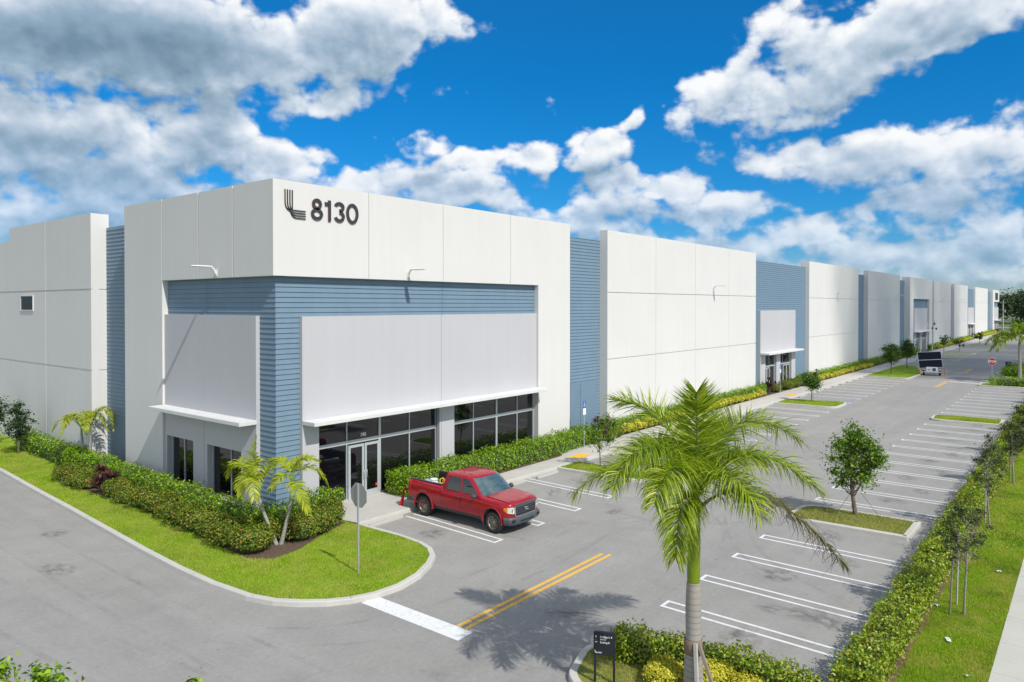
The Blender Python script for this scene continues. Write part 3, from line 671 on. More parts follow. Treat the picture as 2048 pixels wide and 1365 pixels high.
def emblem(x, z, s=1.0, y=-.002, parent=W, mats=(M_EMBLEM, M_SIGNWHITE), depth=.05, w=.028):
    b = MB()
    def strokes(pts, w):
        for i in range(len(pts)-1):
            a, c = Vector(pts[i]), Vector(pts[i+1]); d = (c-a).normalized(); n0 = Vector((-d.y, d.x))*w/2
            q = [(a.x+n0.x, a.y+n0.y), (c.x+n0.x, c.y+n0.y), (c.x-n0.x, c.y-n0.y), (a.x-n0.x, a.y-n0.y)]
            vs = [(x+p[0]*s, y, z+p[1]*s) for p in q]+[(x+p[0]*s, y-depth, z+p[1]*s) for p in q]
            b.add(vs, [(7, 6, 5, 4)], 0); b.add(vs, [(0, 1, 5, 4), (2, 3, 7, 6), (1, 2, 6, 5), (3, 0, 4, 7)], 0)
    for i in range(4):
        x0 = i*.115; top = 1.12; zr = .33-i*.0; pts = [(x0, top)]
        e = (.42+.0*i, .48-.16*0)
        # the upright sweeps towards the waist of the mark
        for k in range(9):
            t = k/8; P0, P1, P2 = Vector((x0, .62)), Vector((x0, .40-.02*(3-i))), Vector((.22+.05*i, .26+.03*i)) if i < 3 else Vector((x0, .30))
            pts.append(tuple(P0*(1-t)**2+P1*2*t*(1-t)+P2*t*t))
        strokes(pts, w)
        zz = .30-i*.105; pts = []
        for k in range(9):
            t = k/8; P0, P1, P2 = Vector((.20+.03*i, .30-.05*i)), Vector((.26+.04*i, zz+.0)), Vector((.52, zz)); pts.append(tuple(P0*(1-t)**2+P1*2*t*(1-t)+P2*t*t))
        pts.append((1.0, zz)); strokes(pts, w)
    return b.build('emblem', list(mats), parent)
emblem(.52, 12.0, .95)
text_mesh('suite_number', '190', .22, .002, M_SIGNWHITE, (4.54, GY-.012, 2.80), FRONT, W, offset=.006)

# --- blue bay, then the plain blocks down the length
def jamb_door(x0, x1, y, z1):
    b = MB(); b.box(x0, x1, y-.03, y, KH, z1); return b.build('service_door', M_BLUE, W)
siding('siding', 'x', 20.2, 24.6, Z0, 12.78, .6)
jamb_door(21.1, 21.95, .585, 3.72); jamb_door(22.25, 24.05, .585, 3.72)
def block(x0, x1, ret, xs, zs=(5.03, 9.38), top=H, retl=None):
    b = MB(); panels(b, x0, x1, 0, .4, xs=xs, zs=zs, z1=top); 
    if ret > .41: b.box(x0, x0+.3, .401, ret, Z0, top-.002); b.box(x1-.3, x1, .401, ret, Z0, top-.002)
    # reveals wrap round the return
    return b.build('wall', M_WHITE, W)
block(24.53, 50.86, .61, (31.18, 37.78, 44.49)); block(66.97, 88.23, .93, (74.13, 81.18)); block(93.51, 114.42, .6, (100.58, 107.6))
siding('siding', 'x', 50.8, 67.0, Z0, 12.8, .42, joints=(57.5,))
siding('siding', 'x', 88.1, 93.6, Z0, 12.8, .6); siding('siding', 'x', 114.3, 122.8, Z0, 12.8, .9)
def entry(x0, x1, ztop, piers, bays, doors, y=.1, can=True, cx=None):
    """lilac panel, window wall, canopy"""
    b = MB(); cut_wall(b, x0, x1, y, .3, Z0, ztop, [(a, c, Z0, 3.85) for a, c in bays]); b.build('entrance_panel', M_LILAC, W)
    for (a, c), dd in zip(bays, doors):
        window(a, c, KH, 3.85, y+.28, mull=((a+c)/2,) if dd is None else (dd[0]-.05 if dd[0] > a+.3 else dd[1]+.05,), trans=(2.62,))
        if dd: m_ = (dd[0]+dd[1])/2; glass_door(dd[0], m_-.02, y+.2, 2.5, 1); glass_door(m_+.02, dd[1], y+.2, 2.5, -1)
    if can: b = MB(); cx = cx or (x0, x1); b.box(cx[0], cx[1], -.78, y-.001, 3.86, 4.03); b.build('canopy', M_CANOPY, W, bevel=.01)
entry(52.35, 62.65, 8.06, None, [(53.73, 56.82), (58.0, 61.4)], [(53.8, 55.35), (59.4, 61.3)])
# tower with a tall opening
b = MB(); panels(b, 122.65, 144.35, 0, .4, xs=(127.5, 133.4, 139.3), zs=(), z0=9.72)
b.box(122.65, 125.67, 0, .4, Z0, 9.719); b.box(141.11, 144.35, 0, .4, Z0, 9.719); b.box(122.65, 122.95, .401, 1.25, Z0, H-.002); b.build('wall', M_WHITE, W)
siding('siding', 'x', 125.6, 141.2, Z0, 9.7, .45)
entry(127.4, 139.9, 8.1, None, [(128.6, 133.2), (134.4, 138.9)], [(128.8, 131.0), (136.4, 138.6)], y=.15, cx=(126.3, 140.5))
block(145.73, 167.2, .6, (152.7, 159.9)); block(172.0, 193.52, .65, (179, 186.3)); block(207.91, 235.85, .77, (214.8, 221.9, 228.8))
for a, c in ((144.3, 145.8), (167.0, 172.2), (235.7, 250.5)): siding('siding', 'x', a, c, Z0, 12.8, .6)
siding('siding', 'x', 193.4, 208.0, Z0, 12.8, .45); entry(195.2, 206.4, 8.06, None, [(196.4, 200), (201.4, 205.2)], [(196.5, 198.4), (203, 205)])
b = MB(); panels(b, 249.4, 268, 0, .4, xs=(256, 262), zs=(), z0=9.72); b.box(249.4, 253.2, 0, .4, Z0, 9.719); b.box(249.4, 249.7, .401, 1.4, Z0, H-.002); b.build('wall', M_WHITE, W)
siding('siding', 'x', 253.1, 267.6, Z0, 9.7, .45); entry(254.2, 266.8, 8.06, None, [(256, 260), (261.5, 265.5)], [(256.2, 258.2), (263, 265)])
b = MB()
for k in range(4): b.box(256.0+k*1.9, 257.5+k*1.9, -.1, -.002, 10.4, 12.6)
b.build('number', M_BLACK, W)
# --- side wall: blue bay and the plain block to the left
siding('siding', 'y', 12.7, 16.85, Z0, 12.7, .8)
b = MB(); panels(b, 16.76, 29.15, 0, .4, xs=(23.11,), axis='y', zs=(5.07, 9.38), gx=.07, gz=.10); b.box(.401, .9, 16.76, 17.06, Z0, 5.0325); b.box(.401, .9, 16.76, 17.06, 5.1075, 9.3425); b.box(.401, .9, 16.76, 17.06, 9.4175, H-.002)
b.box(0.02, .88, 16.80, 17.0, Z0+.01, H-.1)
panels(b, 29.15, 60, .02, .4, xs=(36.2, 43.2, 50.2), axis='y', zs=(5.07, 9.38), z1=12.6, gx=.07, gz=.10); b.build('wall', M_WHITE, W)
b = MB(); b.box(-.05, .0, 25.0, 27.12, 8.20, 8.27); b.box(-.05, .0, 25.0, 27.12, 9.10, 9.16); b.box(-.05, 0, 25.0, 25.06, 8.27, 9.10); b.box(-.05, 0, 27.06, 27.12, 8.27, 9.10); b.build('window_reveal', M_WHITE, W)
b = MB(); b.box(-.02, -.004, 25.07, 27.05, 8.28, 9.09); b.build('window', mat('dark_side_glass', (.006, .012, .02), .35, spec=.2), W)
b = MB(); b.box(1.0, 268, 1.3, 60, .0, 12.2); b.box(.95, 20, .61, 1.3, 0, 12.2); b.build('roof', M_ROOF, W)
# wall lamps on arms
def wall_lamp(x, y, z, d):
    """d: 'front' (reaches -y) or 'side' (reaches -x)"""
    b = MB(); T = Matrix.Translation((x, y, z)) @ Matrix.Rotation({'front': 0, 'side': R(-90)}[d], 4, 'Z')
    b.box(-.07, .07, -.03, 0, -.28, .02, M=T)
    pts = [T @ Vector(q) for q in ((0, -.02, -.2), (0, -.07, -.1), (0, -.13, .03), (0, -.25, .09))]; b.tube(pts, [.05, .055, .045, .035], 8)
    prof = [(-.18, .035, .03), (-.3, .06, .035), (-.5, .11, .04), (-.9, .13, .036), (-1.08, .11, .026), (-1.14, .07, .015)]
    rows = []
    for yy, w, h in prof: rows.append([tuple(T @ Vector((a*w, yy, .12+c*h))) for a, c in ((-1, -.3), (-.85, .5), (0, 1), (.85, .5), (1, -.3), (.8, -1), (0, -1), (-.8, -1))])
    b.grid(rows, close=True); b.add(rows[0], [tuple(range(8))]); b.add(rows[-1], [tuple(range(8))[::-1]])
    return b.build('wall_lamp', M_WHITEMETAL, W)
wall_lamp(7.0, 0, 10.06, 'front'); wall_lamp(0, 4.14, 10.04, 'side')
for x in (41.2, 78.03, 111.2, 156.3, 183, 221.5): wall_lamp(x, 0, 10.06, 'front')

# ------------------------------------------------------------------ foliage
def leaf_mat(name, cols, rough=.5, trans=.25, spec=.4):
    return mat(name, cols[0], rough, spec=spec, island=cols, trans=trans)
M_HEDGE = leaf_mat('glossy_hedge_leaf', [(.09, .18, .006), (.18, .32, .010), (.27, .44, .015), (.38, .55, .03)], .42)
M_IXORA = leaf_mat('shrub_leaf', [(.05, .10, .007), (.10, .18, .011), (.18, .27, .02), (.27, .34, .03), (.33, .20, .03)], .5)
M_GOLD = leaf_mat('golden_leaf', [(.34, .36, .015), (.58, .54, .03), (.74, .66, .06), (.82, .74, .14)], .5)
M_PURPLE = leaf_mat('purple_leaf', [(.05, .012, .018), (.10, .02, .03), (.16, .04, .05), (.10, .08, .05)], .5, .15)
M_CROTON = leaf_mat('reddish_green_hedge_leaf', [(.08, .15, .008), (.17, .28, .012), (.27, .40, .018), (.36, .46, .03), (.45, .50, .06), (.32, .20, .03)], .4)
M_OAK = leaf_mat('tree_leaf', [(.022, .06, .007), (.05, .115, .012), (.09, .18, .02), (.15, .25, .035)], .45)
M_SHADE = leaf_mat('bright_tree_leaf', [(.05, .11, .007), (.10, .20, .012), (.18, .31, .02), (.30, .43, .04)], .42)
M_DARKTREE = leaf_mat('dark_tree_leaf', [(.015, .045, .012), (.03, .075, .018), (.06, .11, .03)], .5)
M_THIN = leaf_mat('olive_tree_leaf', [(.04, .06, .015), (.08, .11, .03), (.13, .16, .05)], .5)
M_FARLEAF = leaf_mat('far_tree_leaf', [(.035, .07, .03), (.06, .10, .045), (.09, .13, .06)], .7)
M_PALM = leaf_mat('palm_leaflet', [(.07, .14, .005), (.17, .27, .008), (.29, .40, .012), (.43, .50, .03), (.54, .56, .09)], .4, .32)
M_PALMY = leaf_mat('yellow_palm_leaflet', [(.20, .30, .012), (.36, .42, .02), (.50, .50, .03), (.30, .38, .03)], .42, .32)
M_PALMD = leaf_mat('withered_palm_leaflet', [(.10, .09, .03), (.16, .16, .04), (.13, .08, .05), (.20, .24, .04)], .6, .2)
M_BARK = mat('bark', (.17, .13, .10), .9, vary=(8, .35), bump=(25, .6, .02))
M_GREYBARK = mat('grey_bark', (.30, .27, .23), .9, vary=(8, .3), bump=(25, .5, .02))
M_STAKE = mat('weathered_stake', (.26, .22, .17), .9, vary=(5, .25, (1, 1, .2)))
M_PALESTAKE = mat('pale_stake', (.50, .48, .44), .8, vary=(5, .2, (1, 1, .2)))
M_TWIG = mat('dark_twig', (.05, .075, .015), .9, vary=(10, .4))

def row_leaves(path, width, z0, z1, n, size, mixn=.9, bump=.10):
    """leaves over a clipped hedge that follows a path"""
    P = np.array(path, float); seg = np.diff(P, axis=0); L = np.linalg.norm(seg, axis=1); cum = np.r_[0, np.cumsum(L)]; T = cum[-1]
    t = rng.uniform(-width*.35, T+width*.35, n); tc = np.clip(t, 0, T-1e-6); i = np.clip(np.searchsorted(cum, tc, 'right')-1, 0, len(L)-1)
    d = seg[i]/L[i][:, None]; base = P[i]+d*(t-cum[i])[:, None]; nrm = np.stack([-d[:, 1], d[:, 0]], 1)
    h = z1-z0; peri = width+2*h*.85; s = rng.uniform(0, peri, n); ends = rng.uniform(size=n) < .06
    wob = bump*(np.sin(t*2.1+1)+np.sin(t*5.3)+.6*np.sin(t*11.7+2))/2
    a = np.zeros(n); z = np.zeros(n); N = np.zeros((n, 3))
    top = s < width; a[top] = s[top]-width/2; z[top] = z1+wob[top]-.10*h*(np.abs(a[top])/(width/2))**3; N[top] = (0, 0, 1)
    lf = (~top) & (s < width+h*.85); rt = ~top & ~lf
    for m_, sg in ((lf, 1), (rt, -1)):
        zz = rng.uniform(.08, 1, m_.sum()); z[m_] = z0+h*zz+wob[m_]*zz; a[m_] = sg*(width/2)*(1-.12*(zz-.5)**2*4)+wob[m_]*.7*sg
        N[m_, :2] = nrm[m_]*sg; N[m_, 2] = .35
    en = rng.uniform(size=n) < min(.25, (z1-z0)*2/(T+2)); m0 = en & (t < T/2); m1 = en & (t >= T/2)
    for m_, k_, sg in ((m0, 0, -1), (m1, len(P)-1, 1)):
        q = m_.sum(); dd = d[0] if k_ == 0 else seg[-1]/L[-1]; a[m_] = rng.uniform(-.5, .5, q)*width; z[m_] = z0+h*rng.uniform(.08, 1, q); base[m_] = P[k_]+dd*sg*width*(.33-.3*(a[m_]/width)[:, None]**2); nrm[m_] = (-dd[1], dd[0]); N[m_, :2] = dd*sg; N[m_, 2] = .3
    pos = np.zeros((n, 3)); pos[:, :2] = base+nrm*a[:, None]; pos[:, 2] = z
    pos += rng.normal(size=(n, 3))*size*.55; pos -= N*rng.exponential(size*.9, n)[:, None]
    N = unit(N+rng.normal(size=(n, 3))*mixn*.7)
    return leaf_arrays(pos, N, rng.uniform(.7, 1.3, n)*size)
def hedge(path, width, z1, per_m, size, m, label, group=None, name='hedge', cat='hedge', z0=KH):
    T = sum(math.dist(path[i], path[i+1]) for i in range(len(path)-1)); n = int(T*per_m)
    r = empty(name, (path[0][0], path[0][1], z0), label=label, cat=cat, group=group)
    V, F = row_leaves(path, width, z0, z1, n, size); V -= np.array([path[0][0], path[0][1], z0]); np_mesh('foliage', V, F, m, r)
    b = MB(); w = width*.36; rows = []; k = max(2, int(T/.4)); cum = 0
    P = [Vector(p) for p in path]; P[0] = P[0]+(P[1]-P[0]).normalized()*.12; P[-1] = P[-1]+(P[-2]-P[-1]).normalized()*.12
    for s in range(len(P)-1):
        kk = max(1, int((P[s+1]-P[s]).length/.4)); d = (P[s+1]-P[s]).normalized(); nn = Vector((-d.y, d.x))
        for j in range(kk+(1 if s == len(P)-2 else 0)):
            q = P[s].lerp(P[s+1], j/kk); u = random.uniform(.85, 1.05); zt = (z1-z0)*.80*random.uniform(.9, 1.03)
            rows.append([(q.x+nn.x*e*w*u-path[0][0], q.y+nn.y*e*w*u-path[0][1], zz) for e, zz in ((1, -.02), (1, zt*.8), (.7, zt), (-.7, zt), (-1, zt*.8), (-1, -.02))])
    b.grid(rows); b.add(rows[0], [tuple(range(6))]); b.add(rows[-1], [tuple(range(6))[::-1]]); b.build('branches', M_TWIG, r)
    return r
def blob_leaves(c, r, n, size, lumps=7, seed=0, low=-.35, mixn=.6):
    g = np.random.default_rng(seed); c = np.array(c); r = np.array(r)
    d = unit(g.normal(size=(n, 3))); d[:, 2] = np.where(d[:, 2] < low, -d[:, 2], d[:, 2])
    LD = unit(g.normal(size=(lumps, 3))); lump = (np.clip(d@LD.T, 0, 1)**6).sum(1); rad = .78+.26*lump+g.normal(size=n)*.07
    pos = c+d*r*rad[:, None]*np.where(g.uniform(size=n) < .25, g.uniform(.6, 1, n), 1)[:, None]
    N = unit(d/r+g.normal(size=(n, 3))*mixn/np.mean(r)); return leaf_arrays(pos, N, g.uniform(.7, 1.3, n)*size)
def shrub(name, loc, r, h, n, size, m, label, group, seed, cat='shrub', accent=None):
    o = empty(name, loc, random.uniform(0, 6), label, cat, group)
    V, F = blob_leaves((0, 0, h*.42), (r, r, h*.58), n, size, seed=seed); np_mesh('foliage', V, F, m, o)
    b = MB()
    for k in range(6):
        a = k*1.05; b.tube([(0, 0, -.05), (r*.4*math.cos(a), r*.4*math.sin(a), h*.5)], [.018, .008], 5)
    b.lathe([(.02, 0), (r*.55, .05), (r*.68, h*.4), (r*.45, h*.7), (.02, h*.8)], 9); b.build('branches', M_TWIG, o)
    return o
def copy_tree(o, parent=None):
    c = o.copy(); C.objects.link(c)
    if parent is not None: c.parent = parent
    for ch in list(o.children): copy_tree(ch, c)
    return c
def place_copy(src, loc, rz, sc, label):
    c = copy_tree(src); c.location = loc; c.rotation_euler = (0, 0, rz); c.scale = (sc, sc, sc*random.uniform(.92, 1.08)); c['label'] = label; return c

# clipped hedges
hedge([(-.62, 24.5), (-.75, 20), (-.80, 17.2)], 1.0, 1.12, 430, .12, M_HEDGE, 'clipped green hedge at the far left, beside the plain white block')
hedge([(-.85, 16.4), (-1.0, 12.5), (-1.2, 6), (-1.28, 1), (-1.2, -1.0)], 1.05, 1.12, 620, .105, M_HEDGE, 'long clipped glossy hedge under the side windows of the corner')
hedge([(-.9, -1.15), (.6, -1.05), (2.1, -.45)], 1.25, 1.12, 900, .10, M_HEDGE, 'short clipped hedge wrapping the blue corner, left of the glass doors')
hedge([(6.1, -.72), (17.2, -.72), (18.3, -.45), (21.0, -.40)], 1.45, 1.18, 900, .10, M_HEDGE, 'long bright green hedge behind the red pickup, under the front windows')
hedge([(24.4, -.15), (51.8, -.2)], .75, 1.15, 420, .12, M_HEDGE, 'low green hedge along the second white block, behind yellow shrubs')
hedge([(63.2, -.15), (67, -.2)], 1.2, 1.1, 330, .14, M_HEDGE, 'short green hedge right of the second entrance')
hedge([(67.2, -.12), (105, -.2)], .8, 1.15, 230, .17, M_HEDGE, 'green hedge along the third and fourth white blocks')
hedge([(105.3, -.15), (127.5, -.15)], .8, 1.1, 130, .22, M_HEDGE, 'distant green hedge left of the tall entrance tower')
hedge([(140.8, -.15), (195, -.15)], .8, 1.1, 70, .3, M_HEDGE, 'distant green hedge right of the tall entrance tower')
hedge([(207.5, -.15), (253, -.15)], .8, 1.1, 50, .35, M_HEDGE, 'farthest green hedge at the end of the warehouse')
hedge([(10.4, -20.76), (.4, -20.76)], 0.82, .88, 1400, .085, M_CROTON, 'reddish green hedge along the right kerb, nearest stretch')
hedge([(22, -20.76), (10.7, -20.76)], 0.82, .9, 950, .10, M_CROTON, 'reddish green hedge along the right kerb, beside the dry grass island')
hedge([(46, -20.76), (22.3, -20.76)], .9, .98, 380, .12, M_CROTON, 'reddish green hedge along the right kerb, middle stretch')
hedge([(74.6, -20.76), (46.3, -20.76)], .9, 1.0, 190, .17, M_CROTON, 'reddish green hedge along the right kerb, far stretch')
hedge([(75.6, -16.4), (76.2, -19.8)], 1.3, 1.0, 420, .14, M_HEDGE, 'dark green hedge in the island behind the red stop sign')
hedge([(88.5, -16.9), (96.6, -17.2)], 2.0, 1.1, 330, .17, M_HEDGE, 'green hedge behind the distant palm and small black sign')
hedge([(-1.0, -15.95), (-.68, -16.6), (-.42, -17.4), (-.30, -18.4), (-.38, -19.6), (-.5, -21)], .66, .80, 1500, .08, M_CROTON, 'loose red tipped hedge round the big palm, nearest the camera')

# flowering shrubs in front of the side hedge
ivar = [shrub('flowering_shrub', (0, 0, KH), .8, .82, 1900, .085, M_IXORA, 'x', 'low olive shrubs in the corner bed', 30+i) for i in range(3)]
M_ORANGE = mat('orange_blossom', (.60, .17, .02), .6)
for i, s in enumerate(ivar):
    g = np.random.default_rng(i); d = unit(g.normal(size=(26, 3))); d[:, 2] = abs(d[:, 2])*.8+.1; d = unit(d)
    V, F = leaf_arrays(np.array([0, 0, .36])+d*np.array([.80, .80, .50]), d, g.uniform(.04, .06, 26), aspect=1); np_mesh('blossoms', V, F, M_ORANGE, s)
spots = [(-2.15, 14.0, .9), (-1.75, 12.9, .85), (-2.35, 12.4, .8), (-2.3, 11.5, .8), (-2.0, 8.7, .9), (-2.2, 7.5, .8), (-2.0, 6.3, .95), (-1.95, 5.1, .95), (-2.1, 3.9, .9), (-2.15, 2.7, .95), (-2.2, 1.5, 1.0), (-2.2, .2, 1.05), (-2.35, -1.0, 1.05), (-2.3, -2.2, 1.0), (-1.5, -1.6, 1.05), (-.5, -2.35, .9), (.25, -2.2, 1.0), (1.05, -1.75, 1.05), (.5, -1.6, .9), (1.55, -1.2, .8)]
for k, (x, y, sc) in enumerate(spots):
    lab = f'olive shrub with orange flowers, {ordinal(k+1)} along the corner bed from the left'
    if k < 3: o = ivar[k]; o.location = (x, y, KH); o.scale = (sc, sc, sc); o['label'] = lab
    else: place_copy(ivar[k % 3], (x, y, KH), random.uniform(0, 6), sc, lab)
# golden shrubs in front of the hedge
gold = [shrub('golden_shrub', (0, 0, KH), .42, .62, 420, .10, M_GOLD, 'x', 'golden shrubs edging the hedge', 60+i) for i in range(2)]
k = 0
for x0, x1, where in ((25.0, 51.2, 'before the second white block'), (68.0, 92.5, 'along the third white block'), (146, 192, 'past the entrance tower'), (212, 250, 'at the far end')):
    n = int((x1-x0)/(.74 if x0 < 60 else .95 if x0 < 100 else 1.6))
    for i in range(n):
        x = x0+(x1-x0)*i/(n-1); sc = random.uniform(.85, 1.12)*(1 if x < 100 else 1.25); lab = f'golden shrub, {ordinal(i+1)} {where}'
        if k < 2: o = gold[k]; o.location = (x, -.62, KH); o['label'] = lab
        else: place_copy(gold[k % 2], (x+random.uniform(-.05, .05), -.60+random.uniform(-.06, .06), KH), random.uniform(0, 6), sc, lab)
        k += 1
gc = shrub('golden_shrub', (-1.35, -17.25, KH), .52, .45, 3200, .06, M_GOLD, 'bright golden ground shrub at the foot of the big palm', None, 71)
for j, (x, y, sc, lab) in enumerate(((-.9, -18.1, 1.1, 'golden ground shrub right of the big palm trunk'), (-.95, -19.0, 1.1, 'golden ground shrub behind the right palm brace'), (-1.9, -18.8, .9, 'golden ground shrub left of the big palm trunk'))): place_copy(gc, (x, y, KH), j*2, sc, lab)

def strap_plant(loc, n, ln, w, m, label, seed, name='purple_shrub', cat='shrub', group=None, heads=5, h=.9):
    """stiff straps in rosettes on short canes"""
    o = empty(name, loc, 0, label, cat, group); g = np.random.default_rng(seed); Vs = []; Fs = []; k = 0; b = MB()
    for hd in range(heads):
        a = g.uniform(0, 6.28); rr = g.uniform(0, .38 if heads < 8 else .6); hh = h*g.uniform(.45, 1)-ln*.4; top = np.array([rr*math.cos(a), rr*math.sin(a), max(hh, .15)])
        b.tube([(top[0]*.4, top[1]*.4, -.03), tuple(top)], [.02, .012], 5)
        for i in range(n//heads):
            az = g.uniform(0, 6.28); el = g.uniform(.1, 1.35); d = np.array([math.cos(az)*math.cos(el), math.sin(az)*math.cos(el), math.sin(el)]); s = np.cross(d, (0, 0, 1)); s /= np.linalg.norm(s)+1e-6
            L_ = ln*g.uniform(.7, 1.15); p1 = top+d*L_*.55; p2 = p1+(d*np.array([1, 1, .25])-np.array([0, 0, .28]))*L_*.45
            Vs += [top, p1-s*w/2, p2, p1+s*w/2]; Fs.append([k, k+1, k+2, k+3]); k += 4
    np_mesh('foliage', np.array(Vs), np.array(Fs), m, o); b.build('cane', M_BARK, o); return o
strap_plant((-2.15, 9.7, KH), 190, .52, .075, M_PURPLE, 'left one of the two dark purple strap-leaved shrubs in the side bed', 1, h=1.1)
strap_plant((-2.0, 10.6, KH), 170, .52, .075, M_PURPLE, 'right one of the two dark purple strap-leaved shrubs in the side bed', 2, h=1.2)
strap_plant((22.5, -.75, KH), 330, .5, .07, M_PURPLE, 'purple strap-leaved shrub by the blue bay, beside the accessible parking sign', 3, h=1.5, heads=10)
strap_plant((23.3, -.6, KH), 110, .42, .07, M_PURPLE, 'smaller reddish strap-leaved shrub at the start of the golden row', 4, h=1.0)
strap_plant((53.0, -.6, KH), 300, .55, .09, M_PURPLE, 'wide purple shrub left of the second entrance', 5, h=1.6, heads=9)
strap_plant((66.2, -.9, KH), 90, .5, .09, M_PURPLE, 'purple shrub right of the second entrance', 6, h=1.5)
for i, (x, lab) in enumerate(((197.5, 'left of the third entrance'), (209, 'at the left end of the eighth white block'), (213, 'just right of the third entrance'), (252, 'left of the last entrance'), (255, 'under the last entrance canopy'))):
    strap_plant((x, -.7, KH), 50, .8, .2, M_PURPLE, f'tiny distant reddish shrub {lab}', 20+i, h=1.6, group='distant reddish shrubs')
eshr = [((54.9, -.35), .95, 'rounded green shrub before the second entrance, next to the purple one'), ((58.0, -.45), 1.1, 'rounded green shrub between the two doors of the second entrance'), ((60.3, -.5), 1.05, 'rounded green shrub under the right doors of the second entrance'), ((62.3, -.75), 1.1, 'olive shrub at the right end of the second entrance'), ((64.3, -1.0), 1.0, 'olive shrub just beyond the second entrance walk'), ((21.6, -.7), .9, 'low olive shrub at the foot of the accessible parking sign'), ((23.0, -1.05), .7, 'small green shrub in front of the purple shrub by the blue bay'), ((24.2, -.75), .8, 'green shrub joining the golden row by the blue bay')]
for (x, y), sc, lab in eshr: place_copy(ivar[1], (x, y, KH), random.uniform(0, 6), sc, lab)

# ------------------------------------------------------------------ palms
def frond(origin, mid, tip, n, ln, w, droop=.5, spread=.55, fw=.55, start=.14, hang=None, seed=0):
    """leaflets along a curved rib; returns arrays and the rib's points"""
    g = np.random.default_rng(seed); O, Mi, T = map(np.array, (origin, mid, tip)); ctrl = 2*Mi-(O+T)/2
    t = np.sort(g.uniform(start, 1, n)); side = np.where(np.arange(n) % 2 == 0, 1.0, -1.0)
    P = (1-t)[:, None]**2*O+(2*t*(1-t))[:, None]*ctrl+(t**2)[:, None]*T
    D = unit(2*(1-t)[:, None]*(ctrl-O)+2*t[:, None]*(T-ctrl)); up = np.array([0, 0, 1.0])
    S = unit(np.cross(D, up)); U = unit(np.cross(S, D))
    L = ln*(.42+.58*np.sin(math.pi*np.clip(t, 0, 1)**.8)**.8)*g.uniform(.75, 1.12, n)
    fwd = fw+.9*t**2
    d0 = unit(S*side[:, None]+D*fwd[:, None]+U*g.normal(.22, spread, n)[:, None]); Vs = []
    q = P.copy(); d = d0.copy(); pts = [q]; K = 4
    dr = droop*g.uniform(.6, 1.35, n)
    for k in range(K):
        q = q+d*(L/K)[:, None]; pts.append(q); d = unit(d-up*(dr*(.25+.38*k))[:, None]/1.4)
    wd = unit(np.cross(d0, U+g.normal(size=(n, 3))*.4)); ws = [.55, 1, .85, .55, .04]
    V = np.zeros((n, 2*(K+1), 3))
    for k in range(K+1): V[:, 2*k] = pts[k]-wd*w*ws[k]/2; V[:, 2*k+1] = pts[k]+wd*w*ws[k]/2
    F = np.array([[2*k, 2*k+1, 2*k+3, 2*k+2] for k in range(K)]); FF = (np.arange(n)[:, None, None]*2*(K+1)+F[None]).reshape(-1, 4)
    tt = np.linspace(0, 1, 11); rib = [(1-a)**2*O+2*a*(1-a)*ctrl+a*a*T for a in tt]
    return V.reshape(-1, 3), FF, rib
M_CROWNSHAFT = mat('green_crownshaft', (.19, .26, .012), .35, vary=(1.2, .22, (1, 1, .25)))
M_RIB = mat('frond_rib', (.16, .26, .03), .5); M_RIBD = mat('withered_rib', (.15, .11, .07), .7)
def ringed(b, cs, tc):
    s = b.new('SeparateXYZ'); b.l.new(tc, s.inputs[0]); n = b.noise(tc, 3, 3, .5).outputs['Fac']
    w = b.M('SINE', b.M('MULTIPLY_ADD', n, 2.0, b.M('MULTIPLY', s.outputs[2], 48))); k = b.maprange(w, .55, .98, 0, .45)
    c = b.mix(b.noise(b.V('MULTIPLY', tc, (1, 1, .35)), 4, 5, .6).outputs['Fac'], (.30, .27, .235, 1), (.40, .375, .34, 1)); return b.mix(k, c, (.17, .135, .11, 1))
M_PALMTRUNK = mat('ringed_grey_trunk', (.35, .32, .28), .85, extra=ringed, bump=(20, .35, .01))
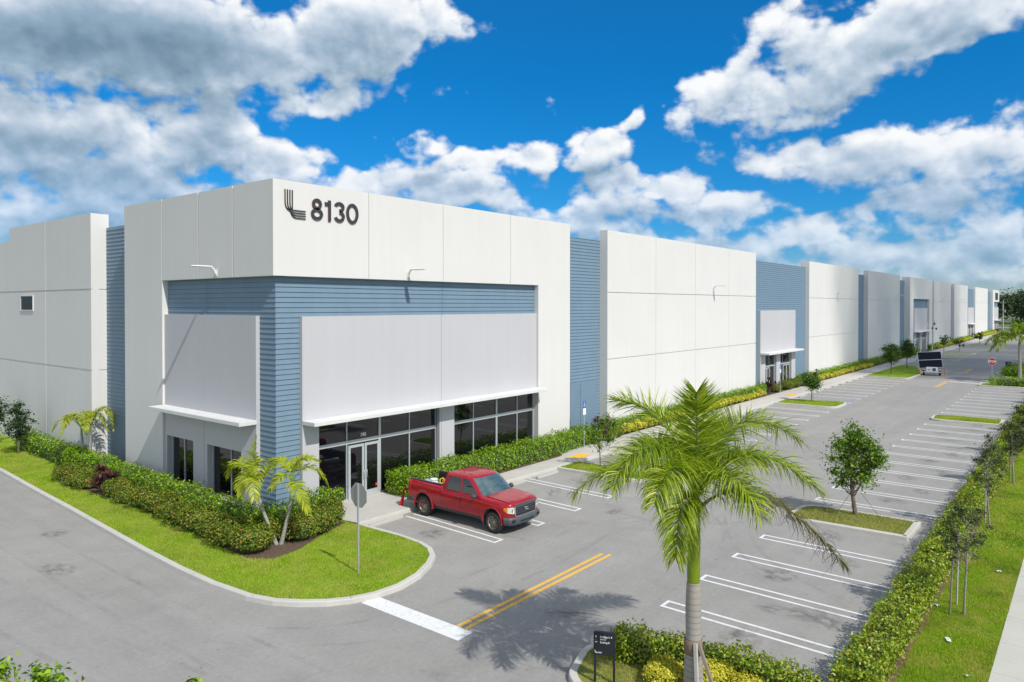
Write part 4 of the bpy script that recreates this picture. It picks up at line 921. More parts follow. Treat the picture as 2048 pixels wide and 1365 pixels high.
def royal_palm():
    o = empty('royal_palm', (-1.43, -17.94, KH), 0, 'tall royal palm with arching fronds and braces, nearest the camera', 'palm tree')
    z = lambda v: v-KH
    b = MB(); b.tube([(0, 0, -.05), (0, 0, z(.55)), (.005, 0, z(1.1)), (.01, 0, z(1.5)), (0, .0, z(2.0)), (.0, 0, z(2.35)), (0, 0, z(2.56))], [.23, .205, .18, .165, .168, .155, .138], 20); b.build('trunk', M_PALMTRUNK, o)
    b = MB()
    for k in range(7): zz = z(2.55)-.01-k*.045*(1+k*.05); b.lathe([(.139+.003*k, zz-.008), (.147+.003*k, zz), (.139+.003*k, zz+.008)], 20)
    b.build('leaf_scar', mat('leaf_scar', (.42, .34, .22), .8), o)
    b = MB(); b.tube([(0, 0, z(2.57)), (0, 0, z(2.9)), (.01, -.01, z(3.4)), (.02, -.02, z(3.9)), (.02, -.03, z(4.35)), (0, -.06, z(4.8)), (-.05, -.1, z(5.2))], [.135, .142, .135, .115, .095, .06, .02], 18); b.build('crownshaft', M_CROWNSHAFT, o)
    F = [[(0.16, 0.76, 5.86), (-0.04, 1.96, 6.34), 0, .3], [(-0.15, -0.14, 5.78), (-0.53, -0.3, 6.73), 0, .12], [(1.04, -0.5, 5.87), (2.46, -1.46, 5.45), 0, .4], [(-0.48, 0.92, 5.11), (-1.35, 2.16, 4.42), 0, .9], [(-1.25, 0.28, 5.63), (-2.48, 0.54, 5.01), 1, .9], [(0.46, -1.05, 5.37), (1.18, -2.27, 4.63), 0, .9], [(0.3, -1.33, 4.6), (0.96, -2.8, 3.31), 2, 1.1], [(-0.89, -0.17, 4.55), (-1.34, -0.24, 3.48), 0, 1.0], [(0.78, 0.95, 5.18), (1.15, 2.08, 5.11), 0, .7], [(1.67, -0.01, 4.98), (3.0, -0.5, 4.67), 0, .8], [(1.17, 0.14, 5.56), (2.2, 0.27, 5.63), 0, .5], [(-0.54, -0.92, 5.11), (-0.99, -1.8, 4.56), 0, .8], [(-1.27, -0.18, 5.28), (-2.4, -0.32, 4.83), 1, .9]]
    for i, (mi, ti, kind, dr) in enumerate(F):
        zo = 4.15 if ti[2] < 4.5 else 4.45; og = (0.02+.05*mi[0], -.03+.05*mi[1], z(zo)); mi = (mi[0], mi[1], z(mi[2])); ti = (ti[0], ti[1], z(ti[2]))
        V, FF, rib = frond(og, mi, ti, 420 if kind != 2 else 280, .84, .022, droop=dr, spread=.62 if kind != 2 else .35, seed=100+i)
        f = np_mesh('frond', V, FF, {0: M_PALM, 1: M_PALM, 2: M_PALMD}[kind], o)
        if kind == 2: f['label'] = 'withered brown frond drooping on the right'
        b = MB(); b.tube([tuple(q) for q in rib], [.042, .036, .030, .026, .022, .018, .015, .012, .009, .006, .003], 6); b.build('rib', M_RIBD if kind == 2 else M_RIB, f)
        if kind == 2:                                        # the outer half is shrivelled threads
            g = np.random.default_rng(5); b = MB()
            for k in range(70):
                t = .35+.65*g.uniform(); O, Mi, T = map(np.array, (og, mi, ti)); c = 2*Mi-(O+T)/2; p = (1-t)**2*O+2*t*(1-t)*c+t*t*T; q = p+np.array([g.normal()*.12, g.normal()*.12, -.18]); r_ = q+np.array([g.normal()*.1, g.normal()*.1, -g.uniform(.1, .3)])
                b.tube([tuple(p), tuple(q), tuple(r_)], [.006, .005, .002], 3, caps=False)
            b.build('shrivelled_threads', mat('dead_leaf_thread', (.20, .15, .13), .9), f)
    # braces against a collar
    b = MB(); b.lathe([(.185, z(1.02)), (.20, z(1.03)), (.20, z(1.33)), (.185, z(1.34))], 14); b.build('burlap_collar', mat('burlap', (.22, .16, .11), 1, vary=(20, .3)), o)
    for a, tz, m_ in ((-52+90, 1.28, M_STAKE), (128+90+25, 1.28, M_STAKE), (218, 1.32, M_PALESTAKE)):
        ca, sa = math.cos(R(a)), math.sin(R(a)); b = MB(); L_ = 1.0 if m_ is M_STAKE else .42
        b.tube([(ca*L_, sa*L_, -.1), (ca*.2, sa*.2, z(tz))], [.045, .045] if m_ is M_STAKE else [.05, .05], 4, smooth=False); b.build('brace', m_, o)
    return o
royal_palm()
def small_palm(loc, stems, label, group, seed, n=70, ln=.5, w=.045):
    o = empty('areca_palm', loc, 0, label, 'palm tree', group)
    for j, (tr, fr) in enumerate(stems):
        b = MB(); b.tube(tr, [.085, .065, .055, .05, .045][:len(tr)], 9); t = b.build('trunk', M_PALMTRUNK, o); og = tr[-1]
        b = MB(); b.tube([og, (og[0], og[1], og[2]+.22), (og[0], og[1], og[2]+.5)], [.05, .045, .02], 8); b.build('crownshaft', M_RIB, o)
        og = (og[0], og[1], og[2]+.2)
        for i, (mi, ti) in enumerate(fr):
            V, FF, rib = frond(og, mi, ti, n, ln, w, droop=.75, spread=.22, fw=.45, start=.22, seed=seed+10*j+i)
            f = np_mesh('frond', V, FF, M_PALMY, o); b = MB(); b.tube([tuple(q) for q in rib], [.02]*4+[.015]*3+[.01, .008, .005, .003], 5); b.build('rib', M_RIB, f)
    return o
small_palm((-1.4, -2.3, KH), [([(0, .0, -.05), (-.12, .16, .5), (-.28, .34, 1.1), (-.38, .47, 1.62)], [((-0.51, 0.63, 2.75), (-0.37, 0.62, 3.75)), ((-0.73, 1.07, 2.85), (-0.95, 1.5, 2.35)), ((-0.89, 0.47, 2.5), (-1.17, 0.34, 1.9)), ((-0.84, 0.09, 2.5), (-1.04, -0.31, 1.75)), ((0.05, 0.42, 2.75), (0.67, 0.44, 2.6)), ((-0.18, 1.34, 2.45), (-0.24, 2.1, 2.5))]),
    ([(.1, -.1, -.05), (.2, -.22, .6), (.3, -.35, 1.3), (.36, -.42, 2.0)], [((0.60, -0.46, 2.9), (1.05, -0.93, 2.9)), ((0.75, -0.9, 2.7), (1.19, -1.3, 2.1)), ((0.23, -0.9, 2.1), (0.3, -1.46, 1.25)), ((0.37, 0.04, 2.8), (0.21, 0.72, 2.85)), ((-0.09, -0.5, 2.5), (-0.53, -0.43, 2.05)), ((0.83, 0.11, 2.6), (1.18, 0.31, 2.8))])],
    'yellow green twin-stemmed palm at the blue corner of the building', 'twin-stemmed palms in the corner bed', 300, n=90, ln=.5)
def ring_fronds(c, r, k, up, drop, ph=0): return [((c[0]+r*.55*math.cos(ph+6.283*i/k), c[1]+r*.55*math.sin(ph+6.283*i/k), c[2]+up*random.uniform(.6, 1.2)), (c[0]+r*math.cos(ph+6.283*i/k), c[1]+r*math.sin(ph+6.283*i/k), c[2]+up*.6-drop*random.uniform(.5, 1.2))) for i in range(k)]
small_palm((-.62, 15.95, KH), [([(-.05, .1, -.05), (-.07, .12, .8), (-.12, .2, 1.85)], ring_fronds((-.12, .2, 2.1), 1.35, 7, .75, .7)), ([(.15, -.1, -.05), (.17, -.12, .8), (.15, -.15, 1.9)], ring_fronds((.15, -.15, 2.1), 1.3, 6, .85, .6, 1.1))],
    'yellow green twin-stemmed palm beside the side siding, further left', 'twin-stemmed palms in the corner bed', 400, n=64, ln=.42)
def coconut(loc, label, th, r, seed, nf=14):
    o = empty('coconut_palm', loc, 0, label, 'palm tree', None)
    b = MB(); b.tube([(0, 0, -.1), (.05, 0, th*.4), (0, .05, th)], [.22, .17, .13], 10); b.build('trunk', M_PALMTRUNK, o)
    b = MB(); b.tube([(0, .05, th), (0, .05, th+.7)], [.13, .07], 8); b.build('crownshaft', M_RIB, o)
    g = random.Random(seed)
    for i in range(nf):
        a = 6.283*i/nf+g.uniform(-.2, .2); e = g.uniform(-.2, 1.1); c = (0, .05, th+.5); rr = r*g.uniform(.85, 1.1)
        mi = (c[0]+rr*.55*math.cos(a)*math.cos(e), c[1]+rr*.55*math.sin(a)*math.cos(e), c[2]+rr*.5*math.sin(e)+.35); ti = (c[0]+rr*math.cos(a)*math.cos(e), c[1]+rr*math.sin(a)*math.cos(e), c[2]+rr*.75*math.sin(e)-.5-.4*math.cos(e))
        V, FF, rib = frond(c, mi, ti, 190, .95, .055, droop=.8, seed=seed+i); f = np_mesh('frond', V, FF, M_PALM, o)
    return o
coconut((82.2, -18.1, KH), 'distant palm with a full crown at the right edge of the photo', 4.0, 3.0, 500)

# ------------------------------------------------------------------ trees
def tree(name, loc, h, z0, r, ncl, per, size, m, label, group=None, seed=0, tr=.07, bark=M_BARK, clr=.33, flat=1.0, stake=None, shape='oval', cat='tree', base=None):
    o = empty(name, loc, 0, label, cat, group); g = np.random.default_rng(seed); hz = h-KH; b = MB()
    zc = (hz+z0)/2; hh = (hz-z0)/2; cl = []
    while len(cl) < ncl:
        d = g.uniform(-1, 1, 3); q = np.linalg.norm(d)
        if q > 1 or q < .25: continue
        prof = {'oval': 1.0, 'cone': 1.0-.45*(d[2]+1)/2, 'vase': .55+.5*(d[2]+1)/2}[shape]
        cl.append(np.array([d[0]*r*prof*.82, d[1]*r*prof*.82, zc+d[2]*hh*.84]))
    lean = g.normal(size=2)*.03*hz; topz = z0+(hz-z0)*.7
    trunk = [(0, 0, -.06), (lean[0]*.3, lean[1]*.3, z0*.6), (lean[0]*.6, lean[1]*.6, z0+.1), (lean[0], lean[1], topz)]; b.tube(trunk, [tr*1.25, tr, tr*.85, tr*.3], 9)
    for c in cl:
        zz = np.clip(c[2]-abs(g.normal())*.35*hh-.25*np.hypot(c[0], c[1]), z0*.9, topz); f = (zz/topz); p0 = np.array([lean[0]*f, lean[1]*f, zz]); mid = (p0+c)/2+np.array([0, 0, -.08*r]); b.tube([tuple(p0), tuple(mid), tuple(c)], [tr*.4, tr*.25, tr*.08], 5, caps=False)
    b.build('trunk', bark, o); A = []
    for i, c in enumerate(cl):
        rc = r*clr*g.uniform(.7, 1.25); n = int(per*g.uniform(.7, 1.3)); d = unit(g.normal(size=(n, 3))); rad = np.clip(np.abs(g.normal(0, .78, n)), .1, 1.75)
        pos = c+d*np.array([rc, rc, rc*.75*flat])*rad[:, None]; N = unit(d*.7+np.array([0, 0, .45])+g.normal(size=(n, 3))*.55); A.append(leaf_arrays(pos, N, g.uniform(.65, 1.35, n)*size, aspect=.5))
    V, F = cat_arrays(A); np_mesh('crown', V, F, m, o)
    if stake:
        for (sx, sy, sh, m_) in stake: b = MB(); b.tube([(sx, sy, -.1), (sx*.75, sy*.75, sh)], [.024, .022], 6); b.build('stake', m_, o)
    return o
t = tree('shade_tree', (15.25, -17.2, KH), 4.0, .8, 1.55, 62, 105, .125, M_SHADE, 'full green tree on the dry grass island, largest in the lot', seed=3, tr=.08, clr=.23, shape='cone')
b = MB()
for a in (.4, 2.5, 4.6): b.tube([(math.cos(a)*1.0, math.sin(a)*1.0, -.02), (0, 0, 1.15)], .008, 4)
b.build('guy_line', M_TWIG, t)
tree('slender_tree', (6.95, -21.93, KH), 3.3, 1.1, .85, 40, 85, .06, M_THIN, 'sparse olive tree nearest on the right lawn, tied to a pole', seed=4, tr=.028, bark=M_GREYBARK, clr=.26, stake=[(.62, .25, 2.1, M_PALESTAKE), (-.25, .3, 1.9, M_STAKE)])
tree('slender_tree', (16.55, -21.6, KH), 3.85, 1.1, .8, 40, 60, .07, M_THIN, 'tall thin olive tree, second along the right lawn', seed=5, tr=.028, bark=M_GREYBARK, clr=.26, shape='cone', stake=[(.5, .2, 2.4, M_PALESTAKE)])
tree('slender_tree', (25.4, -21.7, KH), 3.2, 1.0, .75, 26, 130, .09, M_THIN, 'third slender olive tree along the right lawn', seed=6, tr=.035, bark=M_GREYBARK, clr=.42, stake=[(.4, .2, 1.8, M_STAKE)])
sl2 = tree('slender_tree', (34.5, -21.7, KH), 3.2, 1.1, .8, 22, 90, .11, M_THIN, 'fourth slender olive tree along the right lawn', seed=7, tr=.035, bark=M_GREYBARK, clr=.42)
for k in range(4): place_copy(sl2, (43.5+9*k, -21.7, KH), k*1.3, random.uniform(.9, 1.1), f'{ordinal(5+k)} slender olive tree along the right lawn')
tree('shade_tree', (-1.5, 22.85, KH), 3.3, .7, 1.15, 40, 60, .13, M_DARKTREE, 'dark green tree on the lawn at the left edge', seed=8, tr=.05, clr=.22, shape='cone')
tree('shade_tree', (-1.6, 27.2, KH), 3.3, .95, 1.1, 26, 110, .13, M_DARKTREE, 'dark tree cut off by the left edge of the photo', seed=18, tr=.05, clr=.36)
tree('sapling', (16.3, -4.6, KH), 3.0, .75, 1.3, 30, 75, .105, M_SHADE, 'open sapling with upright shoots beside the accessible parking sign', seed=9, tr=.03, clr=.17, shape='vase', flat=2.0)
tree('sapling', (50.2, -5.2, KH), 2.75, .95, 1.1, 26, 170, .14, M_OAK, 'small bright tree on the second grass island', seed=10, tr=.04, clr=.34, shape='vase', stake=[(.9, .1, 1.2, M_STAKE)])
tree('shade_tree', (83.3, -4.95, KH), 4.0, 1.25, 1.25, 30, 120, .19, M_OAK, 'left dark tree on the wide lawn by the camera trailer', seed=11, tr=.06, clr=.38)
tree('shade_tree', (93.4, -4.9, KH), 4.1, 1.2, 1.15, 30, 110, .19, M_OAK, 'right dark tree on the wide lawn by the camera trailer', seed=12, tr=.06, clr=.38)
tree('sapling', (133.5, -3.5, KH), 3.3, 1.2, 1.2, 14, 40, .26, M_OAK, 'bare thin tree left of the tower entrance mast', seed=13, tr=.04, clr=.28)
tree('sapling', (138.6, -5.2, KH), 2.6, .8, 1.2, 12, 40, .26, M_OAK, 'low thin tree on the fifth grass island', seed=14, tr=.04, clr=.28)
tree('sapling', (168, -5.2, KH), 2.6, 1.0, 1.0, 10, 30, .3, M_OAK, 'tiny distant tree on the sixth grass island', seed=15, tr=.04, clr=.28)
tree('shade_tree', (262, -5.5, KH), 4.6, 1.0, 2.4, 22, 50, .55, M_OAK, 'bushy tree at the far end of the parking aisle', seed=16, tr=.09, clr=.36)
tree('shade_tree', (276, -14, KH), 6.2, 1.4, 3.0, 22, 60, .6, M_HEDGE, 'bright green tree beyond the far end of the lot', seed=17, tr=.1, clr=.38)
tree('young_tree', (-14.16, -18.34, KH), 5.92, 4.8, .36, 22, 80, .055, M_HEDGE, 'leafy treetop poking up at the bottom left corner', seed=19, tr=.05, clr=.32)
tree('young_tree', (-13.33, -19.37, KH), 5.84, 5.1, .16, 8, 60, .055, M_HEDGE, 'single leafy shoot at the bottom edge, right of the corner treetop', seed=20, tr=.04, clr=.3)
# far trees beyond the end of the lot and over the fields
fts = [tree('distant_tree', (0, 0, 0), h, 2.5, r, 34, 60, 1.15, M_FARLEAF, 'x', 'trees along the horizon', seed=40+i, tr=.35, clr=.36, shape=sh) for i, (h, r, sh) in enumerate(((18, 9, 'oval'), (13, 8, 'oval'), (22, 7.5, 'vase')))]
k = 0; rr = random.Random(3)
def put_far(x, y, v, sc, lab):
    global k
    if k < 3 and v == k: o = fts[k]; o.location = (x, y, 0); o.scale = (sc,)*3; o['label'] = lab
    else: place_copy(fts[v], (x, y, 0), rr.uniform(0, 6), sc, lab)
    k += 1
near = [(395, -2, 0, .85), (402, 12, 1, 1.1), (430, -16, 2, .95), (418, 4, 1, 1.2), (450, -8, 0, 1.0), (440, 18, 1, 1.1), (470, -24, 0, 1.1), (386, 22, 1, 1.0), (378, 34, 0, .9), (480, 4, 2, 1.0), (410, -30, 1, 1.0), (430, -48, 0, 1.0), (400, -66, 1, 1.2), (450, -80, 2, 1.0)]
for i, (x, y, v, sc) in enumerate(near): put_far(x, y, v, sc, f'big dark tree at the right horizon, {ordinal(i+1)} counted from the warehouse end')
for i in range(34):
    a = R(-62+58*i/34) if i < 22 else R(-4+100*(i-21)/13); d = rr.uniform(420, 620); put_far(-16+d*math.cos(a), -25+d*math.sin(a), i % 3, rr.uniform(.8, 1.2), f'horizon tree {ordinal(i+1)} in the ring beyond the fields')

# ------------------------------------------------------------------ grass blades
def pts_in(poly, n):
    P = np.array(poly); lo, hi = P.min(0), P.max(0); out = []; tot = 0
    while tot < n:
        q = rng.uniform(lo, hi, (n*2, 2)); ins = np.zeros(len(q), bool); j = len(P)-1
        for i in range(len(P)):
            a, c = P[i], P[j]; cond = ((a[1] > q[:, 1]) != (c[1] > q[:, 1])) & (q[:, 0] < (c[0]-a[0])*(q[:, 1]-a[1])/(c[1]-a[1]+1e-12)+a[0]); ins ^= cond; j = i
        out.append(q[ins]); tot += ins.sum()
    return np.concatenate(out)[:n]
def grass(poly, n, h, m, z=KH-.02, w=.012, avoid=None):
    q = pts_in(poly, n)
    if avoid is not None:
        P = np.array(avoid); ins = np.zeros(len(q), bool); j = len(P)-1
        for i in range(len(P)):
            a, c = P[i], P[j]; cond = ((a[1] > q[:, 1]) != (c[1] > q[:, 1])) & (q[:, 0] < (c[0]-a[0])*(q[:, 1]-a[1])/(c[1]-a[1]+1e-12)+a[0]); ins ^= cond; j = i
        q = q[~ins]
    n = len(q); a = rng.uniform(0, 6.283, n); hh = h*rng.uniform(.5, 1.3, n)*(1+.35*np.sin(q[:, 0]*1.7)*np.sin(q[:, 1]*1.3)); ln = rng.uniform(0, .8, n)*hh; b = rng.uniform(0, 6.283, n)
    base = np.c_[q, np.full(n, z)]; s = np.c_[np.cos(a), np.sin(a), np.zeros(n)]*w/2; tip = base+np.c_[np.cos(b)*ln, np.sin(b)*ln, hh]
    V = np.stack([base-s, base+s, tip], 1).reshape(-1, 3); o = np_mesh('grass', V, np.arange(3*n).reshape(n, 3), m); o['kind'] = 'stuff'; return o
def patchy(c2):
    def ex(b, cs, tc): c1 = b.mix(b.maprange(b.noise(tc, .9, 5, .65).outputs['Fac'], .42, .66, 0, .85), cs, c2); return b.mix(b.maprange(b.noise(tc, .55, 5, .7).outputs['Fac'], .50, .66, 0, .6), c1, (.11, .22, .012, 1))
    return ex
M_BLADE = mat('grass_blade', (.2, .3, .02), .6, spec=.25, island=[(.18, .32, .012), (.28, .43, .018), (.38, .51, .03), (.52, .58, .07)], trans=.3, extra=patchy((.54, .47, .13, 1)))
M_DRYBLADE = leaf_mat('dry_grass_blade', [(.17, .25, .02), (.30, .34, .06), (.46, .42, .16), (.58, .50, .24)], .7, .25, .2)
near_lawn = [p for p in front_in if p[1] < 30]+[(1.95, -1.7), (0, -1.5), (-.5, 24)]
grass(near_lawn, 150000, .05, M_BLADE, w=.018, avoid=bed)
grass([(.9, -22.86), (14, -22.86), (14, -21.2), (.9, -21.2)], 85000, .05, M_BLADE, w=.013)
grass([(14, -22.86), (45, -22.86), (45, -21.2), (14, -21.2)], 60000, .055, M_BLADE, w=.025)
grass(ISL_P_in, 45000, .06, M_DRYBLADE, w=.011)
grass(ISL_R1, 16000, .05, M_DRYBLADE, w=.022); grass(ISL_R2, 8000, .055, M_BLADE, w=.03)
for L in L_IS: grass(L, 10000, .055, M_BLADE, w=.028)

sheet('planting_bed', [(.7, -21.42)]+[(x, -21.24+.06*math.sin(x*1.9)) for x in np.arange(2, 60, .7)]+[(60, -20.4), (.7, -20.4)], KH-.012, mat('leaf_litter', (.20, .12, .08), .95, vary=(16, .5), bump=(30, 1, .03)))

island('lawn', rounded([(-16.5, -21.5), (-11.8, -21.5), (-11.8, -17.2), (-16.5, -17.2)], 1.0), M_LAWN)

# ------------------------------------------------------------------ wheel stops
M_DIRT = None
ws = MB(); ws.prism([(-.075, 0), (.075, 0), (.055, .10), (.03, .125), (-.03, .125), (-.055, .10)], -.86, .86, M=Matrix(((0, 0, 1, 0), (1, 0, 0, 0), (0, 1, 0, 0), (0, 0, 0, 1))))
ws0 = ws.build('wheel_stop', M_STOP, bevel=.012)
def wheel_stop(x, y, label, first=[True]):
    o = ws0 if first[0] else ws0.copy()
    if not first[0]: C.objects.link(o)
    first[0] = False; o.location = (x, y, .002); o.rotation_euler = (0, 0, random.uniform(-.02, .02)); tag(o, label, 'wheel stop', 'concrete wheel stops along the pavement'); return o
for x, y, l in ((3.05, -3.0, 'concrete wheel stop in the empty stall left of the red pickup'), (5.65, -3.05, 'concrete wheel stop behind the rear wheels of the red pickup'), (8.2, -3.12, 'first concrete wheel stop right of the red pickup'), (10.8, -3.2, 'second concrete wheel stop right of the red pickup'), (13.4, -3.3, 'concrete wheel stop next to the first grass island')): wheel_stop(x, y, l)
for j in range(10): wheel_stop(20.4+2.62*j, -3.28, f'wheel stop {ordinal(j+1)} beyond the first grass island')
for j, x in enumerate((54.0, 57.0, 59.7, 62.4, 65.1, 68.0, 70.8, 73.6, 76.3)): wheel_stop(x, -3.28, f'wheel stop {ordinal(j+1)} beyond the second grass island')
for j in range(5): wheel_stop(103.6+2.62*j, -3.2, f'distant wheel stop {ordinal(j+1)} beyond the camera trailer')
for j in range(6): wheel_stop(120.4+2.62*j, -3.2, f'distant wheel stop {ordinal(j+1)} before the tower entrance')

# ------------------------------------------------------------------ signs
M_GALV = mat('galvanised_post', (.46, .49, .49), .45, metal=.4)
M_SIGNBACK = mat('aluminium_sign_back', (.34, .33, .31), .5, metal=.3)
M_RED = mat('sign_red', (.52, .012, .02), .45)
M_BLUESIGN = mat('sign_blue', (.015, .12, .52), .45)
M_BLACKSIGN = mat('black_sign_metal', (.018, .02, .026), .45, spec=.4)
def octa(r): return [(r*math.cos(R(22.5+45*k)), r*math.sin(R(22.5+45*k))) for k in range(8)]
def stop_sign(loc, rz, label, top=2.82, lean=0):
    """local -y is the way the face looks"""
    o = empty('stop_sign', loc, rz, label, 'stop sign', None); o.rotation_euler = (0, lean, rz); M0 = Matrix.Translation((0, 0, top-.40)) @ Matrix.Rotation(R(90), 4, 'X')
    b = MB(); b.box(-.028, .028, -.022, .022, -.3, top-.02); b.build('post', M_GALV, o)
    b = MB(); b.prism(octa(.41), .026, .030, M=M0); p = b.build('plate', M_SIGNBACK, o)
    b = MB(); b.prism(octa(.408), .0305, .0315, M=M0); b.build('white_border', M_SIGNWHITE, p)
    b = MB(); b.prism(octa(.385), .032, .033, M=M0); b.build('face', M_RED, p)
    t = text_mesh('lettering', 'STOP', .33, .0008, M_SIGNWHITE, (0, -.035, top-.40-.115), FRONT, p, offset=.012, align='CENTER', sx=.9); 
    b = MB()
    for zz in (top-.62, top-.18): b.lathe([(.0, .022), (.012, .024), (.012, .03)], 6, M=Matrix.Translation((0, 0, zz)) @ Matrix.Rotation(R(-90), 4, 'X'))
    b.build('bolt', M_GALV, o); return o
stop_sign((-1.34, -6.65, KH), R(90), 'stop sign seen from its grey back on the corner lawn')
stop_sign((78.85, -15.83, .1), R(-90), 'red stop sign facing the camera at the right islands', top=2.72)
stop_sign((103.4, -5.26, .1), R(90), 'distant stop sign seen from behind, left of the camera trailer', top=2.35)
def access_sign(loc, label, top=2.75):
    o = empty('accessible_parking_sign', loc, 0, label, 'parking sign', 'accessible parking signs')
    b = MB(); b.box(-.028, .028, -.022, .022, -.3, top-.03); b.build('post', M_GALV, o)
    b = MB(); b.box(-.15, .15, -.036, -.026, top-.42, top); p = b.build('symbol_plate', M_BLUESIGN, o)
    b = MB(); b.box(-.15, .15, -.036, -.026, top-.82, top-.44); q = b.build('notice_plate', M_SIGNWHITE, o)
    b = MB(); M0 = Matrix.Translation((0, -.038, top-.21)) @ Matrix.Rotation(R(90), 4, 'X') @ Matrix.Scale(1.25, 4)
    def poly(pts, w):
        for i in range(len(pts)-1):
            a, c = Vector(pts[i]), Vector(pts[i+1]); d = (c-a).normalized(); n0 = Vector((-d.y, d.x))*w/2
            b.prism([tuple(a-n0), tuple(c-n0), tuple(c+n0), tuple(a+n0)], 0, .002, M=M0)
    poly([(-.02+.055*math.cos(R(a)), -.045+.055*math.sin(R(a))) for a in range(100, 380, 20)], .014)
    poly([(-.02, .075), (-.015, .0), (.035, .0), (.06, -.075), (.08, -.07)], .02); poly([(-.015, .04), (.03, .04)], .014)
    b.prism([(-.02+.02*math.cos(R(a)), .105+.02*math.sin(R(a))) for a in range(0, 360, 45)], 0, .002, M=M0); b.build('wheelchair_symbol', M_SIGNWHITE, p)
    b = MB()
    for k, w in enumerate((.10, .085, .11, .07)): b.box(-w, w, -.0385, -.037, top-.53-k*.07, top-.515-k*.07)
    return o
access_sign((20.1, -1.1, KH), 'blue and white accessible parking sign by the blue service bay')
access_sign((54.5, -1.05, KH), 'blue and white accessible parking sign at the second entrance')
def directory(loc, rz, label, full=True, s=1.0):
    o = empty('directory_sign', loc, rz, label, 'direction sign', None)
    b = MB(); w = .235*s; b.box(-w-.0, -w+.05, -.03, .03, -.25, .62*s+.0); b.box(w-.05, w, -.03, .03, -.25, .62*s); b.build('posts', M_BLACKSIGN, o)
    b = MB(); b.box(-w-.004, w+.004, -.035, .035, .60*s, 1.12*s); p = b.build('panel', M_BLACKSIGN, o, bevel=.006)
    if full:
        for txt, x, z in (('Building A, B', -.06, 1.0), ('and G', -.06, .945), ('Building D', -.06, .875)): text_mesh('lettering', txt, .056, .0006, M_SIGNWHITE, (x-.035, -.0365, z), FRONT, p, offset=.001, sx=.92)
        b = MB()
        for z, d in ((1.015, 0), (.945, 1), (.90, 2)):
            T = Matrix.Translation((-.185, -.0355, z)) @ Matrix.Rotation(R(90), 4, 'X')
            if d == 0: b.prism([(0, .03), (-.02, .008), (-.006, .008), (-.006, -.022), (.006, -.022), (.006, .008), (.02, .008)], 0, .002, M=T)
            elif d == 1: b.box(-.188, -.184, -.0375, -.0355, z-.012, z+.008)
            else: b.prism([(.03, 0), (.008, .02), (.008, .006), (-.022, .006), (-.022, -.006), (.008, -.006), (.008, -.02)], 0, .002, M=T)
        b.build('arrows', M_SIGNWHITE, p)
        emblem(-.215, .655, .055, y=-.0355, parent=p, mats=(M_SIGNWHITE, M_SIGNWHITE), depth=.002, w=.08)
        text_mesh('lettering', 'LINK', .042, .0006, M_SIGNWHITE, (-.15, -.0365, .652), FRONT, p, offset=.001)
    else:
        b = MB()
        for z in (1.0, .93, .86): b.box(-.06*s, .15*s, -.037, -.0355, z*s-.012, z*s+.012)
        b.build('lettering', M_SIGNWHITE, p)
    return o
directory((-2.23, -16.2, KH), R(-62.4), 'black directory sign on two posts in the island nearest the camera')
directory((93.5, -16.15, KH), R(-75), 'small black directory sign beside the distant palm', full=False, s=1.25)

# ------------------------------------------------------------------ red pickup
M_CARPAINT = mat('red_car_paint', (.34, .004, .012), .28, spec=.4, coat=.55, vary=(1.2, .06))
M_TYRE = mat('tyre_rubber', (.028, .027, .026), .8, vary=(12, .25))
M_RIM = mat('dusty_bronze_alloy', (.34, .29, .23), .35, metal=.7)
M_TRIM = mat('charcoal_plastic', (.055, .06, .065), .55)
M_CHROME = mat('bright_trim', (.55, .55, .56), .22, metal=.9)
M_CARGLASS = mat('car_glass', (.010, .016, .020), .04, spec=.9)
def ws_glass():
    def ex(b, cs, tc):
        n = b.noise(b.V('MULTIPLY', tc, (1.5, 4, 3)), 1.2, 4, .6).outputs['Fac']; return b.ramp(n, [(.35, (.04, .075, .085)), (.62, (.075, .125, .14))])  # cloudy blue blotches painted into the glass colour imitate reflected sky
    return mat('windscreen_glass', (.05, .09, .1), .03, spec=.9, extra=ex)
M_WSGLASS = ws_glass()
M_LAMP = mat('headlamp_lens', (.62, .60, .52), .12, spec=.8, coat=1); M_AMBER = mat('amber_lens', (.75, .22, .02), .2); M_TAIL = mat('tail_lens', (.45, .01, .02), .2, coat=1)
M_LINER = mat('bed_liner', (.02, .022, .026), .75, vary=(20, .3)); M_SEAM = mat('seam_shadow_gap', (.03, .004, .005), .8)
